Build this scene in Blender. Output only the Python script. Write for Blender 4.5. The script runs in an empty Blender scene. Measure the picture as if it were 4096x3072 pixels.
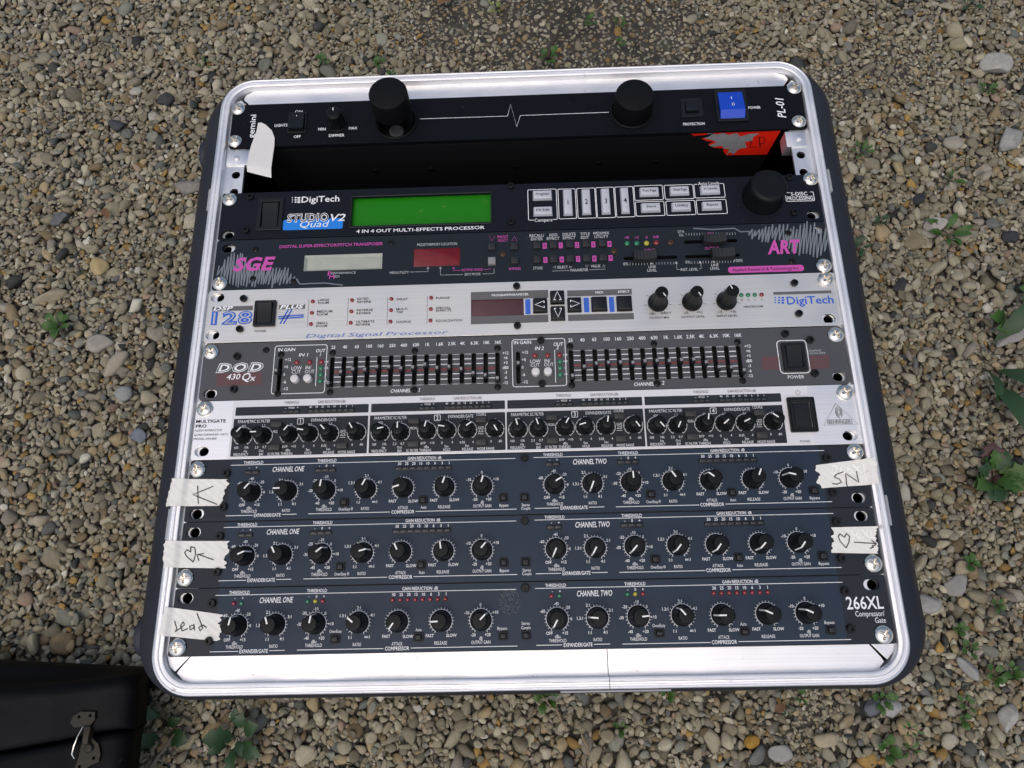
import bpy, bmesh, math, random
import numpy as np
from mathutils import Matrix, Vector, Euler, noise

# ------------------------------------------------------------------ camera, sky, sun, exposure
SC = bpy.context.scene
COL = SC.collection
rad = math.radians
DEPTH = 0.430          # rack front plane stands this high above the gravel (metres)
XMID = 241.3           # middle of the rack front, mm

def W(x, y, z=0.0):
    """rack coordinates in mm (x right, y along the rack, z out of the front) to world metres"""
    return Vector(((x - XMID) / 1000.0, y / 1000.0, z / 1000.0 + DEPTH))

cam = bpy.data.cameras.new('camera'); cam_o = bpy.data.objects.new('camera', cam); COL.objects.link(cam_o)
cam.sensor_width = 36.0; cam.lens = 24.993; cam.clip_start = 0.02; cam.clip_end = 200.0
CR = ((0.99940671, -0.01871515, -0.02891314), (0.02659604, 0.95274162, 0.30261538), (0.02188325, -0.30320481, 0.95267411))
m = Matrix(((CR[0][0], CR[1][0], CR[2][0], 0), (CR[0][1], CR[1][1], CR[2][1], 0), (CR[0][2], CR[1][2], CR[2][2], 0), (0, 0, 0, 1)))
m.translation = W(245.975, 25.346, 501.304)
cam_o.matrix_world = m
SC.camera = cam_o
cam.dof.use_dof = False

SUN_EL, SUN_AZ = rad(68), rad(205)      # azimuth measured from +Y towards +X
world = bpy.data.worlds.new('World'); SC.world = world; world.use_nodes = True
wn = world.node_tree.nodes; wl = world.node_tree.links
bg = wn['Background']; sky = wn.new('ShaderNodeTexSky'); sky.sky_type = 'NISHITA'; sky.sun_disc = False
sky.sun_elevation = SUN_EL; sky.sun_rotation = SUN_AZ; sky.air_density = 1.0; sky.dust_density = 5.0; sky.ozone_density = 1.0
wl.new(sky.outputs[0], bg.inputs[0]); bg.inputs[1].default_value = 0.15
sun = bpy.data.lights.new('sun', 'SUN'); sun_o = bpy.data.objects.new('sun', sun); COL.objects.link(sun_o)
sun.energy = 0.6; sun.angle = rad(110); sun.color = (1.0, 0.985, 0.95)
sd = Vector((math.sin(SUN_AZ) * math.cos(SUN_EL), math.cos(SUN_AZ) * math.cos(SUN_EL), math.sin(SUN_EL)))
sun_o.rotation_euler = sd.to_track_quat('Z', 'Y').to_euler(); sun_o.location = (0, 0, 3)
SC.view_settings.view_transform = 'Standard'; SC.view_settings.look = 'None'
SC.view_settings.gamma = 1.0; SC.view_settings.exposure = -0.12; SC.view_settings.use_curve_mapping = False
SC.render.engine = 'CYCLES'
SC.cycles.max_bounces = 6

# ------------------------------------------------------------------ materials
MATS = {}
def mat(name, col, rough=0.5, metal=0.0, spec=0.5, bump=0.0, bscale=800.0, var=0.0, vscale=60.0, coat=0.0, rvar=0.0, stretch=None, trans=0.0, emit=0.0):
    if name in MATS: return MATS[name]
    M = bpy.data.materials.new(name); M.use_nodes = True
    nt = M.node_tree; N = nt.nodes; Lk = nt.links; b = N['Principled BSDF']
    b.inputs['Base Color'].default_value = (*col, 1); b.inputs['Roughness'].default_value = rough
    b.inputs['Metallic'].default_value = metal; b.inputs['Specular IOR Level'].default_value = spec
    b.inputs['Coat Weight'].default_value = coat
    b.inputs['Transmission Weight'].default_value = trans
    tc = N.new('ShaderNodeTexCoord'); src = tc.outputs['Object']
    if stretch:
        mp = N.new('ShaderNodeMapping'); mp.inputs['Scale'].default_value = stretch; Lk.new(src, mp.inputs[0]); src2 = mp.outputs[0]
    else: src2 = src
    if bump:
        n = N.new('ShaderNodeTexNoise'); n.inputs['Scale'].default_value = bscale; n.inputs['Detail'].default_value = 3; Lk.new(src2, n.inputs['Vector'])
        bp = N.new('ShaderNodeBump'); bp.inputs['Strength'].default_value = bump; bp.inputs['Distance'].default_value = 0.0004
        Lk.new(n.outputs[0], bp.inputs['Height']); Lk.new(bp.outputs[0], b.inputs['Normal'])
    if var or rvar:
        n = N.new('ShaderNodeTexNoise'); n.inputs['Scale'].default_value = vscale; n.inputs['Detail'].default_value = 6; n.inputs['Roughness'].default_value = .65; Lk.new(src2, n.inputs['Vector'])
        if var:
            mx = N.new('ShaderNodeMix'); mx.data_type = 'RGBA'
            mx.inputs[6].default_value = (*[c * (1 - var) for c in col], 1); mx.inputs[7].default_value = (*[min(1, c * (1 + var)) for c in col], 1)
            Lk.new(n.outputs[0], mx.inputs[0]); Lk.new(mx.outputs[2], b.inputs['Base Color'])
        if rvar:
            mr = N.new('ShaderNodeMapRange'); mr.inputs[1].default_value = .3; mr.inputs[2].default_value = .7
            mr.inputs[3].default_value = max(.03, rough - rvar); mr.inputs[4].default_value = min(1, rough + rvar)
            Lk.new(n.outputs[0], mr.inputs[0]); Lk.new(mr.outputs[0], b.inputs['Roughness'])
    MATS[name] = M
    return M

def dusty(name, col, rough, metal=0.0, dust=(0.3, 0.29, 0.27), amount=0.5, scale=900.0, scratch=0.0, stretch=None, bump=0.15, spec=0.5, bigvar=0.0):
    """painted or bare metal with specks of dust, faint scratches and uneven gloss"""
    if name in MATS: return MATS[name]
    M = mat(name, col, rough, metal, spec)
    nt = M.node_tree; N = nt.nodes; Lk = nt.links; b = N['Principled BSDF']
    tc = N.new('ShaderNodeTexCoord'); src = tc.outputs['Object']
    n = N.new('ShaderNodeTexNoise'); n.inputs['Scale'].default_value = scale; n.inputs['Detail'].default_value = 2; Lk.new(src, n.inputs['Vector'])
    n2 = N.new('ShaderNodeTexNoise'); n2.inputs['Scale'].default_value = 22; n2.inputs['Detail'].default_value = 5; Lk.new(src, n2.inputs['Vector'])
    r = N.new('ShaderNodeMapRange'); r.inputs[1].default_value = .68; r.inputs[2].default_value = .80; Lk.new(n.outputs[0], r.inputs[0])
    r2 = N.new('ShaderNodeMapRange'); r2.inputs[1].default_value = .45; r2.inputs[2].default_value = .75; Lk.new(n2.outputs[0], r2.inputs[0])
    mu = N.new('ShaderNodeMath'); mu.operation = 'MULTIPLY'; Lk.new(r.outputs[0], mu.inputs[0]); Lk.new(r2.outputs[0], mu.inputs[1])
    mu2 = N.new('ShaderNodeMath'); mu2.operation = 'MULTIPLY'; mu2.inputs[1].default_value = amount; Lk.new(mu.outputs[0], mu2.inputs[0])
    mx = N.new('ShaderNodeMix'); mx.data_type = 'RGBA'; mx.inputs[6].default_value = (*col, 1); mx.inputs[7].default_value = (*dust, 1)
    Lk.new(mu2.outputs[0], mx.inputs[0]); out = mx.outputs[2]
    if stretch:
        mp = N.new('ShaderNodeMapping'); mp.inputs['Scale'].default_value = stretch; Lk.new(src, mp.inputs[0])
        n3 = N.new('ShaderNodeTexNoise'); n3.inputs['Scale'].default_value = 1.0; n3.inputs['Detail'].default_value = 4; n3.inputs['Roughness'].default_value = .7; Lk.new(mp.outputs[0], n3.inputs['Vector'])
        r3 = N.new('ShaderNodeMapRange'); r3.inputs[1].default_value = .3; r3.inputs[2].default_value = .7; r3.inputs[3].default_value = 1 - scratch; r3.inputs[4].default_value = 1 + scratch * .4; Lk.new(n3.outputs[0], r3.inputs[0])
        m3 = N.new('ShaderNodeMix'); m3.data_type = 'RGBA'; m3.blend_type = 'MULTIPLY'; m3.inputs[0].default_value = 1; Lk.new(out, m3.inputs[6]); Lk.new(r3.outputs[0], m3.inputs[7]); out = m3.outputs[2]
        hsrc = n3.outputs[0]
    else: hsrc = n.outputs[0]
    Lk.new(out, b.inputs['Base Color'])
    bp = N.new('ShaderNodeBump'); bp.inputs['Strength'].default_value = bump; bp.inputs['Distance'].default_value = .0002; Lk.new(hsrc, bp.inputs['Height']); Lk.new(bp.outputs[0], b.inputs['Normal'])
    r4 = N.new('ShaderNodeMapRange'); r4.inputs[1].default_value = .3; r4.inputs[2].default_value = .7; r4.inputs[3].default_value = max(.05, rough - .1); r4.inputs[4].default_value = min(1, rough + .12); Lk.new(n2.outputs[0], r4.inputs[0]); Lk.new(r4.outputs[0], b.inputs['Roughness'])
    return M

M_ALU = dusty('brushed_aluminium', (.86, .86, .87), .48, 1.0, (.2, .19, .18), 1.0, 190, .10, (6, 900, 6), .12)
M_RIM = dusty('aluminium_extrusion', (.86, .86, .87), .55, 1.0, (.16, .15, .14), 1.0, 130, .04, (60, 60, 60), .08)
M_RAIL = dusty('zinc_rail', (.80, .81, .82), .45, 1.0, (.3, .3, .28), .8, 400, .10, (300, 20, 20), .1)
M_SHELL = dusty('black_moulded_plastic', (.014, .017, .026), .46, 0, (.16, .17, .19), .7, 260, .0, None, .5)
M_LAMP = mat('matt_black_lamp', (.004, .004, .005), .55, 0, .15)
M_CHASSIS = mat('black_chassis_steel', (.006, .006, .007), .6, 0, .3)
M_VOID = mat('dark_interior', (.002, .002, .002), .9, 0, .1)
M_PL = dusty('black_powder_coat', (.004, .005, .008), .6, 0, (.2, .2, .2), .7, 600, 0, None, .25, .1)
M_STUDIO = dusty('satin_black_paint', (.005, .007, .013), .5, 0, (.2, .2, .22), .7, 600, 0, None, .25, .15)
M_SGE = dusty('charcoal_paint', (.010, .015, .022), .5, 0, (.2, .2, .2), .7, 600, 0, None, .25, .2)
M_DSP = dusty('brushed_silver_panel', (.70, .695, .67), .50, 1.0, (.35, .33, .30), .6, 900, .12, (5, 1100, 5), .10)
M_DOD = dusty('grey_hammered_paint', (.056, .058, .063), .5, 0, (.2, .2, .2), .7, 600, 0, None, .3)
M_GATE = dusty('bright_brushed_panel', (.82, .82, .83), .46, 1.0, (.4, .4, .4), .5, 900, .10, (4, 1100, 4), .10)
M_COMP = dusty('dark_brushed_panel', (.010, .014, .022), .5, 0, (.2, .22, .25), .45, 1200, .25, (4, 700, 4), .2, .32)
M_CHROME = mat('nickel_plated_steel', (.76, .72, .64), .10, 1.0, rvar=.06, vscale=300)
M_BLKMET = mat('black_oxide_screw', (.012, .012, .013), .35, .6, rvar=.1, vscale=400)
M_RUST = mat('brown_screw', (.10, .055, .035), .5, .7, var=.4, vscale=900)
M_KNOB = mat('black_knob_plastic', (.004, .005, .006), .42, 0, .18, bump=.15, bscale=1500, rvar=.08, vscale=200)
M_PLAS = mat('black_gloss_plastic', (.007, .008, .010), .34, 0, .28, rvar=.08, vscale=200)
M_RUB = mat('rubber_key', (.016, .017, .019), .55, 0, .4, bump=.1)
M_POINT = mat('white_pointer', (.80, .79, .76), .45, 0, .4, var=.06, vscale=500)
M_WBTN = mat('white_button_cap', (.62, .61, .60), .4)
M_GBTN = mat('grey_button_cap', (.22, .22, .22), .45)
M_CLEAR = mat('frosted_clear_cap', (.46, .48, .51), .18, 0, .6, var=.1, vscale=500, coat=.4)
M_TAPE = dusty('masking_tape', (.76, .745, .69), .75, 0, (.40, .36, .30), .8, 160, .02, (40, 300, 40), .12)
M_GREEN = dusty('green_lcd', (.012, .165, .005), .3, 0, (.20, .36, .05), .9, 170, 0, None, .1, .18)
M_SILV = mat('grey_lcd', (.36, .38, .32), .22, 0, .5, var=.25, vscale=60, coat=.3)
M_REDW = mat('red_display_filter', (.15, .003, .005), .12, 0, .5, var=.6, vscale=120, coat=.15)
M_VIO = mat('smoky_display_filter', (.085, .036, .042), .25, 0, .3, var=.35, vscale=60, coat=.1)
M_BLUE = mat('blue_rocker', (.006, .055, .46), .25, 0, .35, coat=.15)
M_STICK = mat('red_sticker', (.95, .02, .006), .45)
M_SCUFF = mat('torn_sticker_grey', (.30, .30, .31), .7, var=.4, vscale=300)
LEDM = {'red': mat('red_led', (.22, .008, .012), .16, 0, .6, coat=.5), 'green': mat('green_led', (.012, .16, .07), .16, 0, .6, coat=.5), 'yellow': mat('yellow_led', (.42, .36, .02), .16, 0, .6, coat=.5), 'off': mat('smoked_led', (.030, .034, .036), .3, 0, .5)}
PRINT = {}
for k, c, nm in (('w', (.78, .79, .80), 'white_print'), ('g', (.45, .47, .48), 'grey_print'), ('m', (.52, .08, .36), 'magenta_print'), ('b', (.035, .12, .52), 'blue_print'), ('k', (.008, .008, .010), 'black_print'), ('d', (.05, .045, .05), 'dark_print'), ('e', (.11, .11, .11), 'charcoal_print'), ('n', (.056, .058, .063), 'panel_grey_print'), ('h', (.20, .045, .045), 'dull_red_print'), ('p', (.16, .18, .205), 'silver_pen'), ('q', (.42, .43, .46), 'pale_grey_print'), ('v', (.016, .019, .026), 'slate_print'), ('i', (.055, .045, .05), 'pen_ink'), ('f', (.86, .85, .81), 'faint_print'), ('u', (.013, .025, .046), 'navy_print'), ('c', (.015, .20, .66), 'sky_blue_print'), ('x', (.13, .18, .46), 'pale_blue_print'), ('y', (.66, .66, .67), 'soft_white_print')):
    PRINT[k] = mat(nm, c, .5, 0, .3)

# ------------------------------------------------------------------ mesh helpers (all lengths given in mm)
def mesh_from(name, verts, faces, material=None, smooth=False, angle=35):
    me = bpy.data.meshes.new(name)
    me.from_pydata([(v[0] / 1000, v[1] / 1000, v[2] / 1000) for v in verts], [], faces); me.update()
    if material: me.materials.append(material)
    if smooth:
        me.shade_smooth(); me.set_sharp_from_angle(angle=rad(angle))
    return me

def link(name, me, parent=None, loc=(0, 0, 0), rot=None, scale=None):
    o = bpy.data.objects.new(name, me); COL.objects.link(o)
    if parent is not None: o.parent = parent
    o.location = loc
    if rot: o.rotation_euler = rot
    if scale: o.scale = scale
    return o

def tag(o, label=None, cat=None, group=None, kind=None):
    if label: o['label'] = label
    if cat: o['category'] = cat
    if group: o['group'] = group
    if kind: o['kind'] = kind
    return o

def empty(name, loc):
    o = bpy.data.objects.new(name, None); COL.objects.link(o); o.location = loc; o.empty_display_size = .02
    return o

def lathe(prof, n=24, cap_top=True, flute=None, material=None, name='lathe', angle=35):
    """profile [(r,z)] bottom to top around z"""
    V = []; F = []
    for k, (r, z) in enumerate(prof):
        for i in range(n):
            a = 2 * math.pi * i / n; rr = r
            if flute and flute[0] <= k <= flute[1]: rr = r * (1 - flute[3] * (0.5 - 0.5 * math.cos(a * flute[2])))
            V.append((rr * math.cos(a), rr * math.sin(a), z))
    for k in range(len(prof) - 1):
        for i in range(n):
            j = (i + 1) % n
            F.append((k * n + i, k * n + j, (k + 1) * n + j, (k + 1) * n + i))
    if cap_top: F.append(tuple((len(prof) - 1) * n + i for i in range(n)))
    return mesh_from(name, V, F, material, True, angle)

def rrect(x0, y0, x1, y1, r, n=4):
    r = min(r, (x1 - x0) / 2, (y1 - y0) / 2); pts = []
    if r <= 0: return [(x0, y0), (x1, y0), (x1, y1), (x0, y1)]
    for cx, cy, a0 in ((x1 - r, y0 + r, -90), (x1 - r, y1 - r, 0), (x0 + r, y1 - r, 90), (x0 + r, y0 + r, 180)):
        for i in range(n + 1):
            a = rad(a0 + 90 * i / n); pts.append((cx + r * math.cos(a), cy + r * math.sin(a)))
    return pts

def circ(x, y, r, n=20): return [(x + r * math.cos(2 * math.pi * i / n), y + r * math.sin(2 * math.pi * i / n)) for i in range(n)]

def plate(name, outline, holes, z0, z1, material, bev=0.25):
    """flat plate with real through holes; edges slightly bevelled"""
    cu = bpy.data.curves.new(name, 'CURVE'); cu.dimensions = '2D'; cu.fill_mode = 'BOTH'
    for pl in [outline] + list(holes):
        s = cu.splines.new('POLY'); s.points.add(len(pl) - 1)
        for p, q in zip(s.points, pl): p.co = (q[0] / 1000, q[1] / 1000, 0, 1)
        s.use_cyclic_u = True
    th = (z1 - z0) / 2000
    cu.extrude = max(th - bev / 1000, 1e-5); cu.bevel_depth = bev / 1000; cu.bevel_resolution = 1; cu.offset = -bev / 1000
    o = bpy.data.objects.new('tmp', cu); COL.objects.link(o)
    dg = bpy.context.evaluated_depsgraph_get()
    me = bpy.data.meshes.new_from_object(o.evaluated_get(dg)); me.name = name
    bpy.data.objects.remove(o); bpy.data.curves.remove(cu)
    me.transform(Matrix.Translation((0, 0, (z0 + z1) / 2000)))
    me.materials.clear(); me.materials.append(material)
    me.shade_flat()
    return me

def block(name, x0, y0, x1, y1, z0, z1, r=0.6, bev=0.5, material=None, top=None, n=3):
    """block with rounded vertical corners and chamfered top; top=(inset) narrows the top"""
    ins = 0 if top is None else top
    rings = [(0, z0), (ins * .9, z1 - bev), (ins + bev * .3, z1 - bev * .3), (ins + bev, z1)]
    V = []; F = []; k = None
    for d, z in rings:
        p = rrect(x0 + d, y0 + d, x1 - d, y1 - d, max(r - d * .3, .05), n); k = len(p)
        V += [(q[0], q[1], z) for q in p]
    for a in range(len(rings) - 1):
        for i in range(k):
            j = (i + 1) % k; F.append((a * k + i, a * k + j, (a + 1) * k + j, (a + 1) * k + i))
    F.append(tuple((len(rings) - 1) * k + i for i in range(k)))
    return mesh_from(name, V, F, material, True, 30)

def boxm(name, x0, y0, z0, x1, y1, z1, material):
    V = [(x, y, z) for z in (z0, z1) for y in (y0, y1) for x in (x0, x1)]
    F = [(0, 2, 3, 1), (4, 5, 7, 6), (0, 1, 5, 4), (1, 3, 7, 5), (3, 2, 6, 7), (2, 0, 4, 6)]
    return mesh_from(name, V, F, material)

# ------------------------------------------------------------------ lettering: glyph outlines taken once from the built-in font
GL = {}
def glyphs(weight):
    if weight in GL: return GL[weight]
    d = {}; GL[weight] = d; d['w'] = weight
    return d
_dg = None
def text_mesh(s, off):
    cu = bpy.data.curves.new('t', 'FONT'); cu.body = s; cu.size = 1.0; cu.resolution_u = 2; cu.offset = off
    o = bpy.data.objects.new('t', cu); COL.objects.link(o)
    dg = bpy.context.evaluated_depsgraph_get()
    me = bpy.data.meshes.new_from_object(o.evaluated_get(dg))
    V = [(v.co.x, v.co.y) for v in me.vertices]; F = [tuple(p.vertices) for p in me.polygons]
    bpy.data.objects.remove(o); bpy.data.curves.remove(cu); bpy.data.meshes.remove(me)
    return V, F
def width_of(V): return (max(v[0] for v in V) - min(v[0] for v in V)) if V else 0
CAPH = {}
def glyph(c, wt):
    g = GL.setdefault(wt, {})
    if c in g: return g[c]
    off = {'l': -.018, '': .0, 'b': .012, 'B': .036, 'X': .06}[wt]
    if wt not in CAPH:
        V, F = text_mesh('H', off); ys = [v[1] for v in V]; CAPH[wt] = (min(ys), max(ys) - min(ys)); g['_hh'] = width_of(text_mesh('HH', off)[0])
    y0, ch = CAPH[wt]
    if c == ' ': r = ([], [], .32)
    else:
        V, F = text_mesh(c, off); adv = width_of(text_mesh('H' + c + 'H', off)[0]) - g['_hh']
        if not V: r = ([], [], .4)
        else: r = ([(v[0] / ch, (v[1] - y0) / ch) for v in V], F, (adv + (.03 if wt == 'B' else .07 if wt == 'X' else 0)) / ch)
    g[c] = r
    return r
def string_geo(s, st):
    """vertices and faces of a string with cap height 1, from x=0, and its width"""
    wt = 'X' if 'X' in st else 'B' if 'B' in st else ('b' if 'b' in st else ''); sh = .22 if 'i' in st else 0
    V = []; F = []; x = 0
    for c in s:
        gv, gf, adv = glyph(c, wt); b = len(V)
        V += [(x + v[0] + sh * v[1], v[1]) for v in gv]; F += [tuple(b + i for i in f) for f in gf]; x += adv
    if not V: return V, F, 1
    mn = min(v[0] for v in V); V = [(v[0] - mn, v[1]) for v in V]
    return V, F, max(v[0] for v in V)

class Print:
    """flat ink on a panel, gathered per colour"""
    def __init__(s): s.b = {}; s.own = []
    def add(s, c, V, F, own=None):
        if own: s.own.append((own, c, V, F)); return
        v, f = s.b.setdefault(c, ([], [])); n = len(v); v += V; f += [tuple(n + i for i in q) for q in F]
    def text(s, t, xl, yc, w, h, c, st, z=0):
        V, F, w0 = string_geo(t, st); zz = z + (.30 if c in 'kn' else .22)
        k = w / w0 if w else h * .92
        big = h >= 3.9
        s.add(c, [(xl + v[0] * k, yc + (v[1] - .5) * h, zz) for v in V], F, 'logo_lettering' if big else None)
        if 'O' in st:       # inner line of outlined letters, each centred in its heavy letter
            ci = st[st.index('O') + 1]; sh = .22 if 'i' in st else 0; x = 0; V2 = []; F2 = []
            hv = 'X' if 'X' in st else 'B'; first = glyph(t[0], hv)[0]; mn = min(v[0] + sh * v[1] for v in first)
            for ch_ in t:
                gb, _, adv = glyph(ch_, hv); gr, fr, _ = glyph(ch_, 'l' if 'l' in st else ''); b = len(V2)
                cb = (max(v[0] for v in gb) + min(v[0] for v in gb)) / 2; cr = (max(v[0] for v in gr) + min(v[0] for v in gr)) / 2
                V2 += [(x + (v[0] - cr) * .93 + cb + sh * v[1] - mn, .5 + (v[1] - .5) * .86) for v in gr]; F2 += [tuple(b + i for i in f) for f in fr]; x += adv
            s.add(ci, [(xl + v[0] * k, yc + (v[1] - .5) * h, z + .32) for v in V2], F2, 'logo_inline')
    def textc(s, t, x, y, h, c, st, z=0, asp=.88):
        V, F, w0 = string_geo(t, st); zz = z + (.30 if c in 'kn' else .22); k = h * asp
        s.add(c, [(x + (v[0] - w0 / 2) * k, y + (v[1] - .5) * h, zz) for v in V], F)
    def textv(s, t, x, y, ln, h, c, st, z=0):
        V, F, w0 = string_geo(t, st); k = ln / w0
        s.add(c, [(x - (v[1] - .5) * h, y + v[0] * k, z + .22) for v in V], F)
    def line(s, pts, w, c, z=.16, zf=None):
        V = []; F = []; n = len(pts)
        for i, (x, y) in enumerate(pts):
            a = pts[max(i - 1, 0)]; b = pts[min(i + 1, n - 1)]
            d0 = Vector((x - a[0], y - a[1])); d1 = Vector((b[0] - x, b[1] - y))
            d = (d0.normalized() if d0.length > 1e-6 else Vector((0, 0))) + (d1.normalized() if d1.length > 1e-6 else Vector((0, 0)))
            if d.length < .25: d = d0 if d0.length > 1e-6 else d1
            d = d.normalized(); nx, ny = -d.y * w / 2, d.x * w / 2
            for sg in (1, -1):
                q = (x + sg * nx, y + sg * ny); V.append((q[0], q[1], z if zf is None else zf(*q)))
        for i in range(n - 1): F.append((2 * i, 2 * i + 1, 2 * i + 3, 2 * i + 2))
        s.add(c, V, F)
    def poly(s, pts, c, z=.10):
        ar = (max(p[0] for p in pts) - min(p[0] for p in pts)) * (max(p[1] for p in pts) - min(p[1] for p in pts))
        s.add(c, [(x, y, z) for x, y in pts], [tuple(range(len(pts)))], 'printed_block' if ar > 30 else None)
    def outline(s, x0, y0, x1, y1, lw, r, c, z=.16):
        a = rrect(x0, y0, x1, y1, r); b = rrect(x0 + lw, y0 + lw, x1 - lw, y1 - lw, max(r - lw, .1)); n = len(a)
        s.add(c, [(x, y, z) for x, y in a + b], [(i, (i + 1) % n, n + (i + 1) % n, n + i) for i in range(n)])
    def ring(s, x, y, r, a0, a1, n, t0, t1, c, arc=True, lw=.28):
        pts = [(x + r * math.cos(rad(a0 + (a1 - a0) * i / 40)), y + r * math.sin(rad(a0 + (a1 - a0) * i / 40))) for i in range(41)]
        if arc: s.line(pts, lw, c)
        for i in range(n):
            a = rad(a0 + (a1 - a0) * i / (n - 1)); s.line([(x + t0 * math.cos(a), y + t0 * math.sin(a)), (x + t1 * math.cos(a), y + t1 * math.sin(a))], lw, c, .17)
    def build(s, parent, ox, oy, names=None):
        for c, (V, F) in s.b.items():
            nm = PRINT[c].name.replace('_print', '') + '_lettering' if c not in 'pq' else PRINT[c].name + '_marks'
            tag(link(nm, mesh_from(nm, [(v[0] - ox, v[1] - oy, v[2]) for v in V], F, PRINT[c]), parent), kind='stuff')
        for nm, c, V, F in s.own: link(nm, mesh_from(nm, [(v[0] - ox, v[1] - oy, v[2]) for v in V], F, PRINT[c]), parent)

# ------------------------------------------------------------------ shared small hardware
def cross_screw(R, dome, arm, wid, dep, material, name, nring=11, n=48, base=0.0):
    V = []; F = []
    V.append((0, 0, base + dome - dep))
    for k in range(1, nring + 1):
        r = R * k / nring
        for i in range(n):
            a = 2 * math.pi * i / n; x, y = r * math.cos(a), r * math.sin(a)
            z = base + dome * math.sqrt(max(0, 1 - (r / R) ** 2 * .93)) 
            if (abs(x) < wid and abs(y) < arm) or (abs(y) < wid and abs(x) < arm): z -= dep * (1 - .55 * r / arm)
            V.append((x, y, z))
    for i in range(n): V.append((R * math.cos(2 * math.pi * i / n), R * math.sin(2 * math.pi * i / n), -.2))
    for i in range(n): F.append((0, 1 + i, 1 + (i + 1) % n))
    for k in range(nring):
        for i in range(n):
            j = (i + 1) % n; F.append((1 + k * n + i, 1 + (k + 1) * n + i, 1 + (k + 1) * n + j, 1 + k * n + j))
    return mesh_from(name, V, F, material, True, 28)
ME_RS = cross_screw(5.9, 3.1, 3.7, .72, 2.2, M_CHROME, 'rack_screw')
ME_PH = cross_screw(2.5, 1.2, 1.7, .32, .8, M_BLKMET, 'crosshead_screw', 8, 32)
ME_PR = cross_screw(2.3, 1.1, 1.6, .32, .8, M_RUST, 'brown_screw', 8, 32)
ME_DS = cross_screw(2.2, .5, 1.5, .3, .4, M_PL, 'flush_screw', 8, 32)
def hexbolt(R, h, name):
    n = 24; V = []; F = []
    rings = [(R, -.2), (R, h - .4), (R - .4, h), (R * .60, h)]
    for r, z in rings:
        for i in range(n): V.append((r * math.cos(2 * math.pi * i / n), r * math.sin(2 * math.pi * i / n), z))
    def hx(a, r): 
        t = (a % (math.pi / 3)) - math.pi / 6
        return r / math.cos(t)
    for z, q in ((h, .48), (h - 1.6, .46)):
        for i in range(n):
            a = 2 * math.pi * i / n; r = hx(a, R * q); V.append((r * math.cos(a), r * math.sin(a), z))
    for k in range(5):
        for i in range(n): F.append((k * n + i, k * n + (i + 1) % n, (k + 1) * n + (i + 1) % n, (k + 1) * n + i))
    F.append(tuple(5 * n + i for i in range(n)))
    return mesh_from(name, V, F, M_BLKMET, True, 30)
ME_HEX = hexbolt(2.75, 2.4, 'hex_socket_screw')
ME_LED = {}
def led_mesh(c, r):
    k = (c, r)
    if k not in ME_LED: ME_LED[k] = lathe([(r, -.1), (r, .4), (r * .92, .9), (r * .7, 1.3), (r * .35, 1.5)], 16, True, None, LEDM[c], c + '_led', 60)
    return ME_LED[k]
def pointer_mesh(name, r0, r1, ztop, rside, zside, w, th=.25):
    """white pointer: runs along the top of a knob, over its edge and down its side"""
    path = [(r0, ztop), (r1, ztop), (r1 + .35, ztop - .5)]
    if zside is not None: path += [(rside, zside)]
    V = []; F = []
    for i, (x, z) in enumerate(path):
        for sy in (-1, 1): V.append((x, sy * w / 2, z + .02)); V.append((x + (th if i >= 2 else 0), sy * w / 2, z + (th if i < 3 else 0)))
    n = len(path)
    for i in range(n - 1):
        a = 4 * i; b = a + 4
        F += [(a + 1, b + 1, b + 3, a + 3), (a, b, b + 1, a + 1), (a + 3, b + 3, b + 2, a + 2)]
    F += [(0, 1, 3, 2), (4 * n - 4, 4 * n - 2, 4 * n - 1, 4 * n - 3)]
    return mesh_from(name, V, F, M_POINT)
ME_CK = lathe([(6.9, 0), (6.9, 1.0), (6.5, 1.3), (6.15, 4.0), (5.55, 12.6), (5.3, 13.6), (4.7, 14.2), (2.5, 14.35)], 60, True, (3, 4, 20, .055), M_KNOB, 'fluted_knob', 40)
ME_CP = pointer_mesh('pointer', .6, 4.9, 14.25, 6.35, 3.5, 1.0)
ME_GK = lathe([(5.9, 0), (5.9, .8), (5.5, 1.1), (5.25, 3.5), (4.7, 11.6), (4.4, 12.5), (3.8, 13.0), (2, 13.1)], 54, True, (3, 4, 18, .06), M_KNOB, 'fluted_knob', 40)
ME_GP = pointer_mesh('pointer', .3, 4.3, 13.05, 4.4, None, .85)
ME_DK = lathe([(7.6, 0), (7.6, 2.2), (7.0, 3.2), (6.0, 5.2), (5.5, 8), (4.8, 18.5), (4.5, 19.6), (4.1, 20), (2, 20.1)], 64, True, (4, 5, 16, .09), M_KNOB, 'skirted_knob', 40)
ME_DKP = pointer_mesh('pointer', 1.2, 3.9, 20.05, 4.4, None, .7, .15)
ME_DIM = lathe([(7.6, 0), (7.6, .8), (7.0, 1.2), (6.2, 13.5), (5.9, 14.6), (5.2, 15.2), (2, 15.3)], 48, True, None, M_KNOB, 'dimmer_knob', 40)
ME_DIMP = pointer_mesh('pointer', 2.2, 4.9, 15.25, 6, None, .7, .15)
ME_ENC = lathe([(16.3, 0), (16.3, 2.0), (15.6, 3.4), (14.6, 14.5), (14.2, 16.4), (13.0, 17.6), (11, 18.0), (5, 17.4)], 64, True, None, M_KNOB, 'rotary_encoder', 40)
ME_WB = lathe([(3.1, 0), (3.1, 3.6), (2.9, 4.1), (2.4, 4.4), (1, 4.5)], 24, True, None, M_WBTN, 'round_button', 40)

SLOTW, SLOTH = 10.4, 6.9
def slot_outline(x, y): return rrect(x - SLOTW / 2, y - SLOTH / 2, x + SLOTW / 2, y + SLOTH / 2, SLOTH / 2, 5)

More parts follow.
